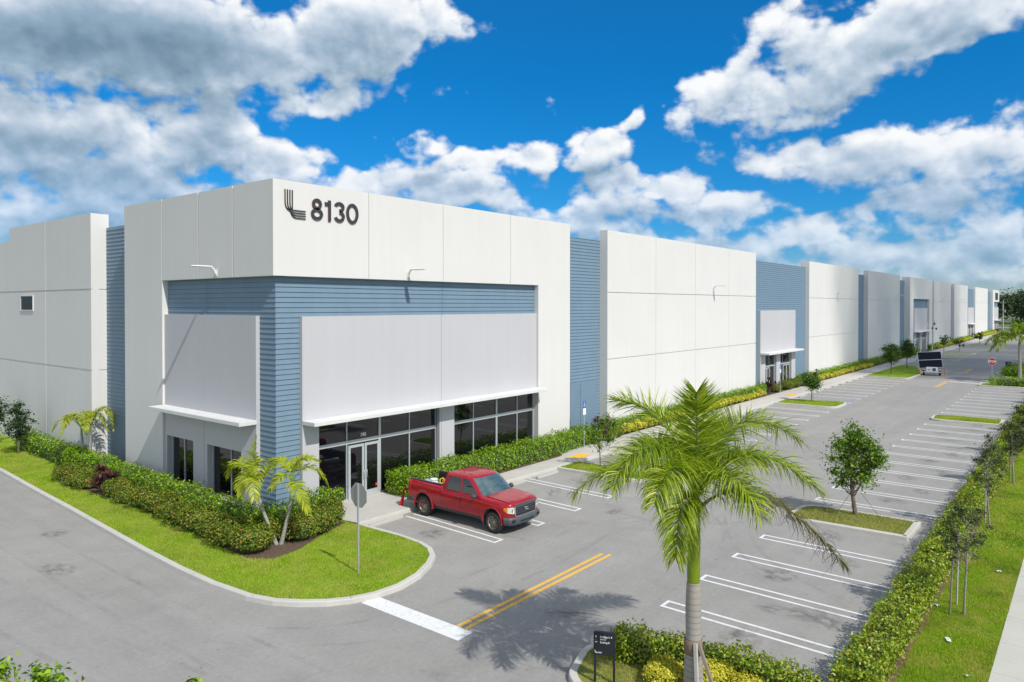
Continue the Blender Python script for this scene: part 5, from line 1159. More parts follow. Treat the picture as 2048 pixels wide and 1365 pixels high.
def pickup(loc, rz):
    o = empty('pickup_truck', loc, rz, 'red double-cab pickup parked with its tailgate down over the pavement', 'pickup truck')
    # stations: y, half width, top, bottom
    ST = [(.075, .60, 1.10, .62), (.10, .74, 1.125, .56), (.15, .85, 1.155, .53), (.22, .915, 1.175, .52), (.34, .965, 1.19, .50), (.6, .99, 1.215, .50), (1.0, 1.0, 1.24, .50), (1.5, 1.005, 1.27, .50), (1.8, 1.005, 1.28, .50), (2.4, 1.0, 1.285, .50), (3.2, 1.0, 1.29, .50), (3.70, 1.0, 1.30, .50), (3.74, 1.0, 1.36, .50), (4.6, 1.005, 1.375, .50), (5.3, .995, 1.39, .54), (5.58, .985, 1.395, .60)]
    def section(W, t, z0):
        half = [(0, t+.022), (.45*W, t+.018), (.78*W, t), (.90*W, t-.02), (.955*W, t-.07), (.985*W, t-.17), (1.0*W, t-.30), (1.0*W, .86), (.985*W, .72), (.98*W, .60), (.955*W, z0+.02), (.90*W, z0), (0, z0)]
        return half+[(-x, z) for x, z in half[-2:0:-1]]
    def interp(y):
        for a, c in zip(ST, ST[1:]):
            if a[0] <= y <= c[0]:
                t = (y-a[0])/(c[0]-a[0]); return [a[i]*(1-t)+c[i]*t for i in range(1, 4)]
        return ST[-1][1:]
    def make_body(ys):
        b = MB(); rows = [[(x, y, z) for x, z in section(*interp(y))] for y in ys]; b.grid(rows, close=True); n = len(rows[0]); b.add(rows[0], [tuple(range(n))]); b.add(rows[-1], [tuple(range(n))[::-1]]); return b
    ys = sorted(set([s[0] for s in ST]+[i*.16+.1 for i in range(34)]+[5.58])); ys = [y for y in ys if .075 <= y <= 5.58]
    WY = (1.05, 4.73); WR = .40
    body = make_body(ys).build('body', [M_CARPAINT, M_TRIM])
    cut = []
    for wy in WY:
        for sx in (-1, 1):
            b = MB(); b.lathe([(.001, 0), (.50, 0), (.50, .42), (.001, .42)], 32, mat=1, M=Matrix.Translation((sx*.66 if sx > 0 else -1.08, wy, .44)) @ Matrix.Rotation(R(90), 4, 'Y'), smooth=True); cut.append(b.build('cut', [M_CARPAINT, M_TRIM]))
            b = MB(); b.box(sx*.87-.21, sx*.87+.21, wy-.47, wy+.47, .1, .45, mat=1); cut.append(b.build('cut', [M_CARPAINT, M_TRIM]))
    b = MB(); b.box(-.80, .80, 3.82, 5.9, .80, 1.9); cut.append(b.build('cut', [M_CARPAINT, M_TRIM]))
    for c in cut: md = body.modifiers.new('cut', 'BOOLEAN'); md.operation = 'DIFFERENCE'; md.object = c; md.solver = 'EXACT'
    bpy.context.view_layer.update(); dg = bpy.context.evaluated_depsgraph_get(); me = bpy.data.meshes.new_from_object(body.evaluated_get(dg)); body.modifiers.clear(); body.data = me; body.parent = o
    for c in cut: bpy.data.objects.remove(c)
    # flared arch lips
    for wy in WY:
        for sx in (-1, 1):
            b = MB(); rows = []
            for k in range(17):
                a = R(-8+196*k/16); rows.append([(sx*(1.0+dx), wy+r*math.cos(a), .44+r*math.sin(a)) for dx, r in ((-.03, .56), (.012, .53), (.014, .505), (-.04, .497))])
            b.grid(rows); b.build('arch_lip', M_CARPAINT, o)
    def sx_at(y, z):
        W, t, z0 = interp(y); sec = section(W, t, z0)[:13]; sec = sec[::-1]
        for a, c in zip(sec, sec[1:]):
            if a[1] <= z <= c[1]: u = (z-a[1])/max(c[1]-a[1], 1e-6); return a[0]+(c[0]-a[0])*u
        return W
    # doors: skins standing 5 mm proud with real gaps round them
    def side_patch(y0, y1, z0, z1, off, sg, name, m, rear_cut=None):
        b = MB(); ny, nz = 8, 10; P = []
        for j in range(nz+1):
            z = z0+(z1-z0)*j/nz; row = []
            for i in range(ny+1):
                ya = y0; yb = y1
                if rear_cut and z < rear_cut[1]: yb = y1-(rear_cut[1]-z)*rear_cut[0]
                y = ya+(yb-ya)*i/ny; row.append((sg*(sx_at(y, z)+off), y, z))
            P.append(row)
        b.grid(P)
        ed = [P[0], [r[-1] for r in P], P[-1][::-1], [r[0] for r in P][::-1]]
        for e in ed: b.grid([e, [(p[0]-sg*(off+.01), p[1], p[2]) for p in e]])
        return b.build(name, m, o)
    for sg in (-1, 1):
        fd = side_patch(1.72, 2.66, .56, 1.245, .007, sg, 'door', M_CARPAINT); rd = side_patch(2.675, 3.64, .56, 1.25, .007, sg, 'door', M_CARPAINT, rear_cut=(.25, .95))
        for d, hy in ((fd, 2.53), (rd, 2.80)):
            b = MB(); b.tube([(sg*1.005, hy-.09, 1.10), (sg*1.04, hy-.06, 1.105), (sg*1.04, hy+.06, 1.105), (sg*1.005, hy+.09, 1.10)], .018, 6); b.build('handle', M_TRIM, d)
        side_patch(1.50, 5.3, .50, .54, .004, sg, 'sill', M_CARPAINT)
        b = MB(); b.tube([(sg*(sx_at(3.75, z)+.001), 3.75, z) for z in (.55, .8, 1.0, 1.2, 1.27)], .006, 4); b.build('seam', M_SEAM, o)
    # cab
    RG = [(1.24, 1.46, 3.72, .95), (1.38, 1.61, 3.71, .925), (1.52, 1.76, 3.70, .893), (1.66, 1.91, 3.69, .855), (1.79, 2.06, 3.67, .82), (1.86, 2.17, 3.64, .785), (1.905, 2.32, 3.56, .72), (1.93, 2.55, 3.42, .58), (1.942, 2.72, 3.36, .34)]
    def cabp(z):
        for a, c in zip(RG, RG[1:]):
            if a[0] <= z <= c[0]: t = (z-a[0])/(c[0]-a[0]); return [a[i]*(1-t)+c[i]*t for i in range(1, 4)]
        return RG[-1][1:]
    def ring(f, r, W, z):
        P = []; 
        for k in range(11): u = -1+2*k/10; P.append((u*W*.93, f+.16*abs(u)**2.6, z))
        P += [(W*.985, f+.24, z), (W, f+.36, z), (W, (f+r)/2, z), (W, r-.16, z), (W*.98, r-.06, z), (W*.90, r-.01, z), (W*.5, r, z), (0, r, z), (-W*.5, r, z), (-W*.90, r-.01, z), (-W*.98, r-.06, z), (-W, r-.16, z), (-W, (f+r)/2, z), (-W, f+.36, z), (-W*.985, f+.24, z)]
        return P
    b = MB(); rows = [ring(f, r, W, z) for z, f, r, W in RG]; b.grid(rows, close=True); b.add(rows[-1], [tuple(range(len(rows[-1])))]); cab = b.build('cab', M_CARPAINT, o)
    b = MB()
    for xx in (-.52, .52): b.tube([(xx, 2.45, 1.925), (xx, 3.0, 1.933), (xx, 3.42, 1.925)], .007, 4)
    b.build('roof_seam', M_SEAM, cab)
    b = MB(); P = []                                             # windscreen
    for j in range(8):
        z = 1.265+(1.83-1.265)*j/7; f, r, W = cabp(z); P.append([(u*W*.90, f+.16*abs(u*.96)**2.6-.007, z+.003) for u in [-1+2*k/12 for k in range(13)]])
    b.grid(P); wsn = b.build('windscreen', M_WSGLASS, cab)
    b = MB(); b.box(-.075, -.005, 1.93, 1.945, 1.50, 1.64); b.build('parking_tag', mat('tag', (.6, .75, .8), .5), wsn)
    b = MB()
    for x0 in (-.35, .25): b.tube([(x0, 1.56, 1.285), (x0+.25, 1.60, 1.30), (x0+.5, 1.72, 1.33)], .009, 4)
    b.build('wiper', M_TRIM, wsn)
    b = MB(); P = []
    for j in range(4): z = 1.42+.34*j/3; f, r, W = cabp(z); P.append([(u*W*.8, r+.007, z) for u in (1, .33, -.33, -1)])
    b.grid(P); b.build('rear_window', M_CARGLASS, cab)
    for sg in (-1, 1):
        for kind in (0, 1):
            b = MB(); P = []; fr = MB(); L = []
            for j in range(7):
                z = 1.29+(1.79-1.29)*j/6; f, r, W = cabp(z)
                y0, y1 = (f+.30, 2.63) if kind == 0 else (2.75, 3.46-.10*(j/6))
                if kind == 0: y0 = max(y0, 1.90)
                row = [(sg*(W+.006), y0+(y1-y0)*i/5, z) for i in range(6)]; P.append(row)
            b.grid(P); g = b.build('side_window', M_CARGLASS, cab)
            e = P[0]+[q[-1] for q in P[1:]]+P[-1][::-1][1:]+[q[0] for q in P[::-1]][1:]; fr.tube(e, .010, 4, caps=False); fr.build('window_seal', M_TRIM, g)
        b = MB(); mx = sg*1.14; b.grid([[(mx+sg*.085*math.cos(a)*s_, 1.86+dy, 1.27+.085*math.sin(a)*s_+.01) for a in [k*math.pi/5 for k in range(10)]] for dy, s_ in ((-.09, .2), (-.075, .75), (-.03, 1.05), (.03, 1.12), (.06, 1.1))], close=True); b.add([(mx+sg*.093*math.cos(a), 1.921, 1.28+.093*math.sin(a)) for a in [k*math.pi/5 for k in range(10)]], [tuple(range(10))])
        b.tube([(sg*.93, 1.88, 1.26), (sg*1.08, 1.87, 1.24)], [.035, .03], 6); b.build('mirror', M_TRIM, o)
    # hood with its raised panel
    b = MB(); P = []
    for j in range(9):
        y = .30+(1.52-.30)*j/8; W, t, z0 = interp(y); P.append([(u*W*.80, y-.05*abs(u)**2*0, t+.030-.010*abs(u)+.012*math.exp(-((abs(u)-.62)/.10)**2)) for u in [-1+2*k/14 for k in range(15)]])
    b.grid(P); hd = b.build('hood', M_CARPAINT, o)
    b = MB(); b.box(-.72, .72, 1.53, 1.60, 1.245, 1.29); b.build('cowl', M_TRIM, o)
    # nose
    def nose(u, z, off=0):                                       # front surface
        x = abs(u)*.9
        for a, c in zip(ST, ST[1:]):
            if a[1] <= x <= c[1]: return a[0]+(c[0]-a[0])*(x-a[1])/(c[1]-a[1])-off
        return (.045+.03*(x/.6)**2-off) if x < .6 else .34-off
    b = MB()
    def slab(x0, x1, z0, z1, off, th, mt=0, nx=10):
        F_ = []; 
        for j, z in enumerate((z0, z1)): F_.append([(x0+(x1-x0)*i/nx, nose((x0+(x1-x0)*i/nx)/.9, z, off), z) for i in range(nx+1)])
        Bk = [[(p[0], p[1]+th, p[2]) for p in r_] for r_ in F_]; b.grid([F_[1], F_[0]], mt, False); b.grid([Bk[1], F_[1]], mt, False); b.grid([F_[0], Bk[0]], mt, False)
        for r0 in (0, -1): b.add([F_[0][r0], F_[1][r0], Bk[1][r0], Bk[0][r0]], [(0, 1, 2, 3)], mt)
    slab(-.60, .60, .70, 1.10, .008, .1, 0); grl = b.build('grille', M_BLACKSIGN, o)
    b = MB()
    for z in (.78, .86, .94): slab(-.58, .58, z, z+.030, .030, .05)
    b.build('grille_bars', M_TRIM, grl)
    b = MB(); slab(-.66, .66, 1.015, 1.13, .032, .1); b.build('grille_header', mat('grey_header', (.06, .07, .08), .35, coat=.5), grl)
    b = MB(); slab(-.62, .62, .665, .70, .032, .08); 
    for sg in (-1, 1): b.add([(sg*.60, nose(.66, 0, .03), .68), (sg*.66, nose(.73, 0, .03), .72), (sg*.69, nose(.76, 0, .03), 1.10), (sg*.62, nose(.68, 0, .03), 1.06), (sg*.60, .16, .68), (sg*.66, .2, .72), (sg*.69, .2, 1.10), (sg*.62, .16, 1.06)], [(0, 1, 2, 3), (1, 5, 6, 2), (0, 3, 7, 4), (2, 6, 7, 3), (0, 4, 5, 1)] if sg < 0 else [(3, 2, 1, 0), (2, 6, 5, 1), (4, 7, 3, 0), (3, 7, 6, 2), (1, 5, 4, 0)])
    b.build('grille_surround', M_CHROME, grl)
    b = MB(); T = Matrix.Translation((0, .0, .90)) @ Matrix.Rotation(R(90), 4, 'X')
    def oval(rx, rz, cz=0, w=.011):
        P = []
        for k in range(25): a = 2*math.pi*k/24; P.append(T @ Vector((rx*math.cos(a), cz+rz*math.sin(a), 0)))
        b.tube(P, w, 6, caps=False)
    oval(.095, .062); oval(.036, .058); oval(.07, .024, .034); b.build('badge', M_CHROME, grl)
    for sg in (-1, 1):
        def hp(x, z, off=.006): return (sg*x, nose(x/.9, z)-off-.01, z)
        b = MB(); rows = [[hp(x, za+(zb-za)*j/3) for j in range(4)] for x, za, zb in ((.665, .80, 1.02), (.74, .80, 1.045), (.82, .815, 1.05), (.88, .83, 1.05), (.93, .85, 1.045))]; b.grid(rows); h_ = b.build('headlight', M_LAMP, o)
        b = MB(); rows = [[hp(x, za+(zb-za)*j/3, .007) for j in range(4)] for x, za, zb in ((.93, .85, 1.045), (.955, .87, 1.04), (.975, .93, 1.03))]; b.grid(rows); b.build('indicator', M_AMBER, h_)
        b = MB(); b.lathe([(.01, 0), (.055, .004), (.06, .012)], 12, M=Matrix.Translation(hp(.76, .93, .012)) @ Matrix.Rotation(R(90), 4, 'X')); b.build('projector', M_CHROME, h_)
    # bumpers
    b = MB(); rows = []
    for z, off, wd in ((.36, .03, .90), (.39, .07, .95), (.47, .10, .99), (.58, .115, 1.005), (.64, .105, 1.0), (.665, .06, .98), (.67, .0, .95)):
        rows.append([(u*wd, .05+.17*abs(u)**2.6-off+(.30*max(0, abs(u)-.93)/.07), z) for u in [-1, -.985, -.96, -.93, -.85, -.7, -.4, 0, .4, .7, .85, .93, .96, .985, 1]])
    b.grid(rows[::-1]); b.grid([[(p[0], p[1]+.12, p[2]) for p in rows[0]], rows[0]][::-1]); bp = b.build('front_bumper', mat('grey_bumper', (.075, .085, .095), .42, vary=(6, .12)), o)
    b = MB(); b.box(-.40, .40, -.062, -.04, .475, .52); b.box(-.84, -.70, -.02, .02, .50, .59); b.box(.70, .84, -.02, .02, .50, .59); b.build('air_intake', M_BLACKSIGN, bp)
    b = MB(); b.box(-.93, .93, 5.56, 5.74, .50, .68); b.box(-1.0, -.93, 5.35, 5.70, .50, .70); b.box(.93, 1.0, 5.35, 5.70, .50, .70); b.build('rear_bumper', M_TRIM, o, bevel=.025)
    for sg in (-1, 1): b = MB(); b.box(min(sg*.87, sg*.99), max(sg*.87, sg*.99), 5.50, 5.592, .92, 1.30); b.build('tail_light', M_TAIL, o, bevel=.015)
    # load bed
    b = MB(); b.box(-.795, -.775, 3.83, 5.57, .82, 1.37); b.box(.775, .795, 3.83, 5.57, .82, 1.37); b.box(-.775, .775, 3.83, 3.85, .82, 1.37); b.box(-.775, .775, 3.85, 5.57, .805, .83)
    for sg in (-1, 1): b.box(sg*.69-.10, sg*.69+.10, 4.35, 5.1, .831, 1.0); 
    for k in range(9): y = 4.0+k*.18; b.box(-.774, -.760, y, y+.05, 1.02, 1.33); b.box(.760, .774, y, y+.05, 1.02, 1.33)
    b.build('bed_liner', M_LINER, o)
    b = MB(); b.box(-.90, -.79, 3.80, 5.57, 1.385, 1.405); b.box(.79, .90, 3.80, 5.57, 1.385, 1.405); b.build('rail_cap', M_TRIM, o, bevel=.008)
    b = MB(); b.box(-.78, .78, 5.60, 6.11, .79, .85); tg = b.build('tailgate', M_CARPAINT, o, bevel=.02); b = MB(); b.box(-.72, .72, 5.64, 6.07, .851, .858); b.build('tailgate_liner', M_LINER, tg)
    # chassis, flaps and wheels
    b = MB(); b.box(-.80, .80, .55, 5.3, .36, .56); b.tube([(-.8, WY[0], .40), (.8, WY[0], .40)], .06, 8); b.tube([(-.8, WY[1], .40), (.8, WY[1], .40)], .08, 8); b.tube([(.5, 3.2, .34), (.5, 5.2, .36)], .05, 8); b.build('chassis', M_TRIM, o)
    for wy in WY:
        for sg in (-1, 1): b = MB(); b.box(min(sg*.76, sg*.97), max(sg*.76, sg*.97), wy+.48, wy+.50, .22, .62); b.build('mud_flap', M_TRIM, o)
    w0 = []
    def make_wheel():
        w = bpy.data.objects.new('wheel', None); C.objects.link(w); w.empty_display_size = .2; w.parent = o
        b = MB(); hw = .135; b.lathe([(.245, -hw+.02), (.27, -hw), (.34, -hw-.004), (.378, -hw+.02), (.395, -hw+.05), (WR, -hw+.09), (WR, hw-.09), (.395, hw-.05), (.378, hw-.02), (.34, hw+.004), (.27, hw), (.245, hw-.02)], 40)
        for k in range(30): a = k*2*math.pi/30; b.box(.388, .404, -.013, .013, -.12, .12, M=Matrix.Rotation(a, 4, 'Z'))
        b.build('tyre', M_TYRE, w)
        b = MB(); b.lathe([(.25, .125), (.235, .12), (.222, .095), (.215, -.1), (.25, -.12)], 40)
        for k in range(6):
            for da in (-.17, .17):
                T = Matrix.Rotation(k*math.pi/3+.1, 4, 'Z'); c1 = Vector((.07*math.cos(da*1.5), .07*math.sin(da*2.2), .085)); c2 = Vector((.225*math.cos(da*1.25), .225*math.sin(da*1.25), .112))
                d = (c2-c1).normalized(); n0 = Vector((-d.y, d.x, 0)).normalized(); q = [c1-n0*.018, c2-n0*.022, c2+n0*.022, c1+n0*.018]; q = [T @ p for p in q]; lo = [p-Vector((0, 0, .035)) for p in q]
                b.add([tuple(p) for p in q+lo], [(0, 1, 2, 3), (4, 7, 6, 5), (0, 4, 5, 1), (1, 5, 6, 2), (2, 6, 7, 3), (3, 7, 4, 0)])
        b.lathe([(.001, .11), (.035, .11), (.045, .10), (.085, .088), (.09, .05)], 20)
        for k in range(6): T = Matrix.Rotation(k*math.pi/3+.6, 4, 'Z') @ Matrix.Translation((.066, 0, .09)); b.lathe([(.001, .018), (.010, .016), (.011, 0)], 6, M=T)
        b.build('rim', M_RIM, w); b = MB(); b.lathe([(.001, .02), (.215, .02)], 24); b.lathe([(.001, .045), (.15, .045), (.15, .02)], 24); b.build('brake_disc', mat('brake', (.03, .028, .026), .6, metal=.5), w); return w
    def squeeze(ob):                                              # short front overhang
        for ch in ob.children:
            if ch.type == 'MESH' and not ch.name.startswith('hood_'):
                for v in ch.data.vertices:
                    if v.co.y < 1.05: v.co.y = 1.05-(1.05-v.co.y)*.80; v.co.x *= 1-.035*min(1, (1.05-v.co.y)/.8)
            squeeze(ch)
    bpy.context.view_layer.update(); squeeze(o)
    W0 = make_wheel(); first = True
    for wy in WY:
        for sg in (-1, 1):
            w = W0 if first else copy_tree(W0, o); first = False
            w.location = (sg*.855, wy, WR+.002); w.rotation_euler = (0, R(90)*sg, 0)
            if wy == WY[0]: w.rotation_euler = (0, R(90)*sg, R(-4))
    return o
PX, PY = 5.62, -8.17
truck = pickup((PX, PY, 0), 0)

# ------------------------------------------------------------------ what the pickup carries
M_JUG = mat('white_plastic', (.70, .72, .74), .45); M_BAG = mat('pale_blue_cloth', (.30, .40, .50), .9, bump=(12, .5, .03)); M_ORANGE_C = mat('orange_plastic', (.80, .26, .02), .5); M_PINK = mat('pinkish_bag', (.62, .45, .42), .8, bump=(15, .6, .03)); M_YEL = mat('yellow_strap', (.80, .62, .05), .6)
def lathe_thing(name, loc, prof, m, label, cat, rot=(0, 0, 0), n=18):
    b = MB(); b.lathe(prof, n); o = b.build(name, m); o.location = loc; o.rotation_euler = rot; return tag(o, label, cat)
by = PY
lathe_thing('fluid_jug', (PX-.45, by+4.75, .99), [(.001, -.33), (.12, -.33), (.15, -.29), (.15, .2), (.13, .27), (.05, .33), (.05, .36), (.001, .36)], M_JUG, 'white plastic drum lying in the pickup bed', 'drum', (R(90), 0, R(18)))
bpy.data.objects['fluid_jug'].location.z = 1.16
lathe_thing('bucket', (PX+.15, by+5.25, .84), [(.001, 0), (.14, 0), (.165, .36), (.17, .38), (.155, .38), (.14, .3), (.001, .3)], M_JUG, 'white bucket standing near the lowered tailgate', 'bucket')
lathe_thing('gas_cylinder', (PX-.30, by+5.30, 1.12), [(.001, -.28), (.10, -.27), (.14, -.22), (.14, .22), (.10, .27), (.03, .30), (.001, .31)], M_BAG, 'blue grey cylinder lying behind the white drum', 'cylinder', (0, R(90), R(20)))
def sack(loc, r, m, label, seed, name='sack', cat='bag'):
    g = np.random.default_rng(seed); b = MB(); rows = []; ph = g.uniform(0, 6, 6)
    for j in range(9):
        v = math.pi*j/8; rows.append([((r*math.sin(v)*(1+.13*math.sin(3*u+ph[0])+.08*math.sin(5*u+ph[1]+v*3)))*math.cos(u), (r*math.sin(v)*(1+.1*math.sin(4*u+ph[2])))*math.sin(u)*.9, r*.72*math.cos(v)*(1+.12*math.sin(2*u+ph[3]))) for u in [k*2*math.pi/16 for k in range(16)]])
    b.grid(rows, close=True); o = b.build(name, m); o.location = loc; return tag(o, label, cat)
sack((PX-.48, by+4.12, 1.20), .2, M_PINK, 'pinkish white bag heaped against the cab in the pickup bed', 1)
sack((PX-.12, by+4.35, 1.13), .22, M_JUG, 'crumpled white bag in the middle of the pickup bed', 2)
b = MB(); g_ = random.Random(4); cpts = []
for k in range(60): a = k*.62; cpts.append((.17*math.cos(a)+g_.uniform(-.03, .03), .15*math.sin(a)+g_.uniform(-.03, .03), .004*k+g_.uniform(-.02, .02)))
b.tube(cpts, .014, 5, caps=False); o = b.build('orange_rope', M_ORANGE_C); o.location = (PX-.30, by+4.06, 1.22); tag(o, 'coil of orange rope on top of the bags by the cab', 'rope')
b = MB(); b.tube([(0, 0, .0), (.1, .12, .16), (.25, .1, .2), (.36, -.05, .03)], .018, 6); o = b.build('yellow_strap', M_YEL); o.location = (PX-.55, by+4.2, 1.28); tag(o, 'yellow strap over the bags in the pickup bed', 'strap')
# red flag hanging off the lowered tailgate
b = MB(); rows = []
for j in range(12):
    t = j/11; w = .03+.15*t; rows.append([(-.0+.03*math.sin(9*u+2*t)*t+.012*math.sin(21*u), -.5*w+w*u+.17*t, -.80*t) for u in [k/10 for k in range(11)]])
b.grid(rows); o = b.build('warning_flag', mat('red_cloth', (.60, .015, .035), .8, trans=.2)); md = o.modifiers.new('thickness', 'SOLIDIFY'); md.thickness = .006; o.location = (PX-.80, by+6.03, .90); o.rotation_euler = (0, 0, R(35)); tag(o, 'red warning flag hanging from the corner of the lowered tailgate', 'flag')

# ------------------------------------------------------------------ camera trailer
def trailer(loc, rz):
    o = empty('camera_trailer', loc, rz, 'solar camera trailer with a tall camera mast parked in the far aisle', 'camera trailer')
    WP = M_WHITEMETAL
    # local -y looks at the camera
    b = MB(); b.box(-.62, .62, -.1, 1.3, .5, 1.05); b.box(-.9, .9, -.25, 1.5, .40, .47); bd = b.build('cabinet', WP, o, bevel=.03)
    b = MB(); b.box(.05, .4, -.112, -.098, .58, .92); b.box(-.45, -.2, -.112, -.098, .7, .78); b.build('access_panel', M_TRIM, bd)
    b = MB(); b.box(-.04, .04, 1.5, 2.7, .40, .48); b.box(-1.25, 1.25, -.22, -.14, .42, .50); b.build('drawbar', M_GALV, o)
    for sx in (-1, 1):
        b = MB(); b.lathe([(.12, -.1), (.30, -.1), (.33, -.06), (.33, .06), (.30, .1), (.12, .1)], 24, M=Matrix.Translation((sx*.85, .3, .33)) @ Matrix.Rotation(R(90), 4, 'Y')); w = b.build('wheel', M_TYRE, o)
        b = MB(); b.lathe([(.001, -.09), (.14, -.09), (.14, .09), (.001, .09)], 16, M=Matrix.Translation((sx*.85, .3, .33)) @ Matrix.Rotation(R(90), 4, 'Y')); b.build('rim', M_GALV, w)
        b = MB(); b.box(min(sx*.72, sx*.99), max(sx*.72, sx*.99), -.1, .7, .68, .71); b.build('mudguard', WP, o)
    for sx in (-1.25, 1.15, 1.55): b = MB(); b.box(sx-.03, sx+.03, -.24, -.18, .05, .78); b.box(sx-.1, sx+.1, -.3, -.12, 0, .03); b.box(sx-.05, sx+.05, -.26, -.16, .6, .80); b.build('stabiliser_jack', mat('jack_yellow', (.75, .38, .03), .5), o)
    b = MB(); M_SOLAR = mat('solar_cell', (.006, .009, .018), .45, spec=.15)
    T = Matrix.Translation((-.1, .15, 1.1)) @ Matrix.Rotation(R(-28), 4, 'X') @ Matrix.Rotation(R(-5), 4, 'Y')
    for z0 in (-.15, .93):
        b = MB(); b.box(-1.24, 1.24, -.02, .02, z0, z0+1.0, M=T); p = b.build('solar_panel', M_SOLAR, o); f = MB()
        for a in ((-1.27, 1.27, -.025, .025, z0-.025, z0), (-1.27, 1.27, -.025, .025, z0+1.0, z0+1.025), (-1.27, -1.24, -.025, .025, z0, z0+1.0), (1.24, 1.27, -.025, .025, z0, z0+1.0)): f.box(*a, M=T)
        f.build('panel_frame', M_ALU, p)
    b = MB(); b.tube([(0.1, 1.25, .45), (.1, 1.25, 3.6)], .07, 10); b.tube([(.1, 1.25, 3.6), (.1, 1.25, 6.1)], .05, 10); b.build('mast', M_GALV, o)
    b = MB(); b.box(-.5, .65, 1.21, 1.29, 5.95, 6.02)
    hd = b.build('camera_head', WP, o)
    for x, z in ((-.45, 6.2), (.1, 5.75), (.5, 5.7), (.3, 6.3)):
        b = MB(); b.lathe([(.001, -.13), (.09, -.1), (.12, 0), (.09, .08), (.05, .14), (.001, .15)], 12, M=Matrix.Translation((x, 1.15, z))); b.build('camera', M_TRIM if x > 0 else WP, hd)
    b = MB(); b.tube([(.3, 1.25, 6.0), (.3, 1.25, 6.75)], .015, 5); b.tube([(-.4, 1.25, 6.0), (-.55, 1.25, 6.5)], .012, 5); b.build('antenna', M_TRIM, hd)
    return o
trailer((85.1, -9.1, 0), R(-78))

# ------------------------------------------------------------------ far end: pole, street, houses
b = MB(); b.tube([(0, 0, -.2), (0, 0, 10.4)], [.22, .14], 10); b.build('pole_', M_CONC) if False else None
o = empty('utility_pole', (293, 1.0, 0), 0, 'pale concrete utility pole beyond the end of the warehouse', 'utility pole')
b.build('pole', M_CONC, o); b = MB(); b.box(-.15, .15, -.9, .9, 9.5, 9.65); b.tube([(0, -.5, 6.2), (0, -.5, 7.1)], .25, 10); b.build('transformer', M_GALV, o)
o = empty('utility_pole', (352, -9.0, 0), 0, 'thin grey lamp pole at the right edge of the horizon', 'utility pole'); b = MB(); b.tube([(0, 0, -.2), (0, 0, 12)], [.16, .10], 8); b.tube([(0, 0, 12), (-.9, 0, 12.3), (-2.2, 0, 12.3)], .06, 6); b.build('pole', M_GALV, o)
def house(loc, rz, w, d, h, roofm, wallm, label):
    o = empty('house', loc, rz, label, 'house', None); b = MB(); b.box(-w/2, w/2, -d/2, d/2, 0, h); b.build('wall', wallm, o)
    b = MB(); e = .6; rh = w*.22; b.add([(-w/2-e, -d/2-e, h), (w/2+e, -d/2-e, h), (w/2+e, d/2+e, h), (-w/2-e, d/2+e, h), (-w/2+d/2, 0, h+rh), (w/2-d/2, 0, h+rh)], [(0, 1, 5, 4), (1, 2, 5), (2, 3, 4, 5), (3, 0, 4), (3, 2, 1, 0)]); b.build('roof', roofm, o)
    for k in range(3): x = -w/2+w*(k+.5)/3; b = MB(); b.box(x-.8, x+.8, -d/2-.02, -d/2+.02, 1.0, 2.4); b.build('window', M_GLASS, o)
    b = MB(); b.box(w*.02, w*.02+1, -d/2-.03, -d/2+.02, 0, 2.1); b.build('door', M_TRIM, o); return o
M_HW = mat('house_wall', (.55, .56, .58), .8); M_HR = mat('red_roof', (.28, .05, .04), .8, vary=(2, .2)); M_HG = mat('grey_roof', (.45, .46, .48), .8)
house((372, -16.5, 0), R(95), 14, 9, 3.2, M_HR, M_HW, 'low white house with a dark red roof at the right horizon')
house((368, -42, 0), R(95), 18, 10, 3.2, M_HG, M_HW, 'pale house hidden behind the distant palm')
b = MB(); b.box(-2.2, 2.2, -.9, .9, .35, 1.15); 
def far_car(loc, rz, m, label):
    o = empty('parked_car', loc, rz, label, 'car', None); b = MB(); b.prism([(-2.2, .3), (2.2, .3), (2.25, .7), (2.1, .9), (1.2, .98), (.5, 1.42), (-1.1, 1.45), (-1.8, 1.0), (-2.2, .95)], -.85, .85, M=Matrix.Rotation(R(90), 4, 'X')); b.build('body', m, o, bevel=.08)
    b = MB(); b.prism([(1.05, .98), (.45, 1.37), (-1.05, 1.39), (-1.6, 1.0)], -.87, .87, M=Matrix.Rotation(R(90), 4, 'X')); b.build('window', M_CARGLASS, o)
    for x in (-1.35, 1.4):
        for y in (-.8, .8): b = MB(); b.lathe([(.001, -.1), (.32, -.1), (.32, .1), (.001, .1)], 14, M=Matrix.Translation((x, y, .32)) @ Matrix.Rotation(R(90), 4, 'X')); b.build('wheel', M_TYRE, o)
far_car((345, -12.5, 0), R(100), mat('white_car', (.7, .7, .72), .35, coat=.5), 'tiny pale car parked before the red roofed house')
# service boxes and pipe stubs at the walls
o = empty('utility_box', (2.2-2.6, 22.3, KH), 0, 'small pale utility box against the white side wall', 'utility box'); b = MB(); b.box(-.12, .3, -.2, .2, 0, .75); b.build('cabinet', M_WHITEMETAL, o, bevel=.02); b = MB(); b.box(-.14, -.121, -.12, .12, .2, .6); b.build('hatch', M_GALV, o)
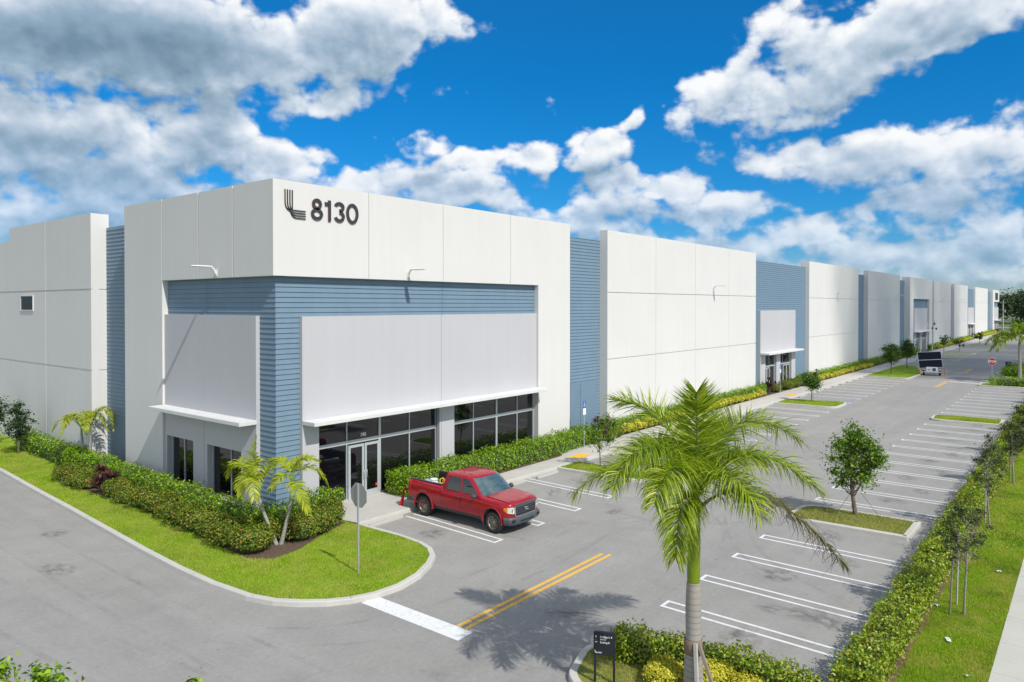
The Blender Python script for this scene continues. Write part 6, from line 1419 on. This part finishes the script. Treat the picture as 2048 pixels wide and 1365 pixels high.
# litter on the right lawn
def scrap(loc, s, rz, label, seed):
    g = np.random.default_rng(seed); b = MB(); P = [[(i*s/4+g.normal()*s*.05, j*s/6+g.normal()*s*.05, .03+g.uniform(0, .035)) for i in range(5)] for j in range(4)]; b.grid(P, smooth=False); o = b.build('litter_scrap', M_JUG); md = o.modifiers.new('thickness', 'SOLIDIFY'); md.thickness = .003; o.location = loc; o.rotation_euler = (0, 0, rz); tag(o, label, 'litter')
scrap((4.75, -21.95, KH), .22, .4, 'crumpled white paper scrap on the right lawn, nearest one', 1)
scrap((7.1, -21.35, KH), .22, 1.2, 'white paper strip beside the nearest slender tree', 2)
scrap((11.3, -22.4, KH), .14, 2.0, 'small white scrap on the right lawn past the first slender tree', 3)
scrap((3.0, -22.5, KH), .10, .2, 'tiny white scrap by the right footpath edge', 4)

# ------------------------------------------------------------------ a passing cloud high over the far lot
def passing_cloud():
    m = bpy.data.materials.new('cloud_vapour'); m.use_nodes = True; b = NB(m.node_tree); b.n.clear()
    p = b.new('BsdfDiffuse'); p.inputs[0].default_value = (.9, .9, .92, 1); ms = b.new('MixShader'); ms.inputs[0].default_value = .16
    b.l.new(b.new('BsdfTransparent').outputs[0], ms.inputs[1]); b.l.new(p.outputs[0], ms.inputs[2]); b.l.new(ms.outputs[0], b.new('OutputMaterial').inputs[0])
    g = np.random.default_rng(9); mb = MB(); hgt = 420; cx, cy = 136-.2*hgt, -6-.93*hgt
    for k in range(24):
        a = g.uniform(0, 6.28); q = g.uniform(0, 1)**.5; x = cx+q*46*math.cos(a); y = cy+q*32*math.sin(a); z = hgt+g.uniform(-4, 10); r = g.uniform(14, 24); ph = g.uniform(0, 6, 4)
        rows = [[(x+r*math.sin(v)*math.cos(u)*(1+.12*math.sin(3*u+ph[0]+2*v)), y+r*math.sin(v)*math.sin(u)*(1+.12*math.sin(4*u+ph[1])), z+r*.45*math.cos(v)*(1+.2*math.sin(3*u+ph[2]))) for u in [i*2*math.pi/16 for i in range(16)]] for v in [.02+3.1*j/8 for j in range(9)]]
        mb.grid(rows, close=True)
    o = mb.build('cloud', m, kind='structure')
    return o
passing_cloud()
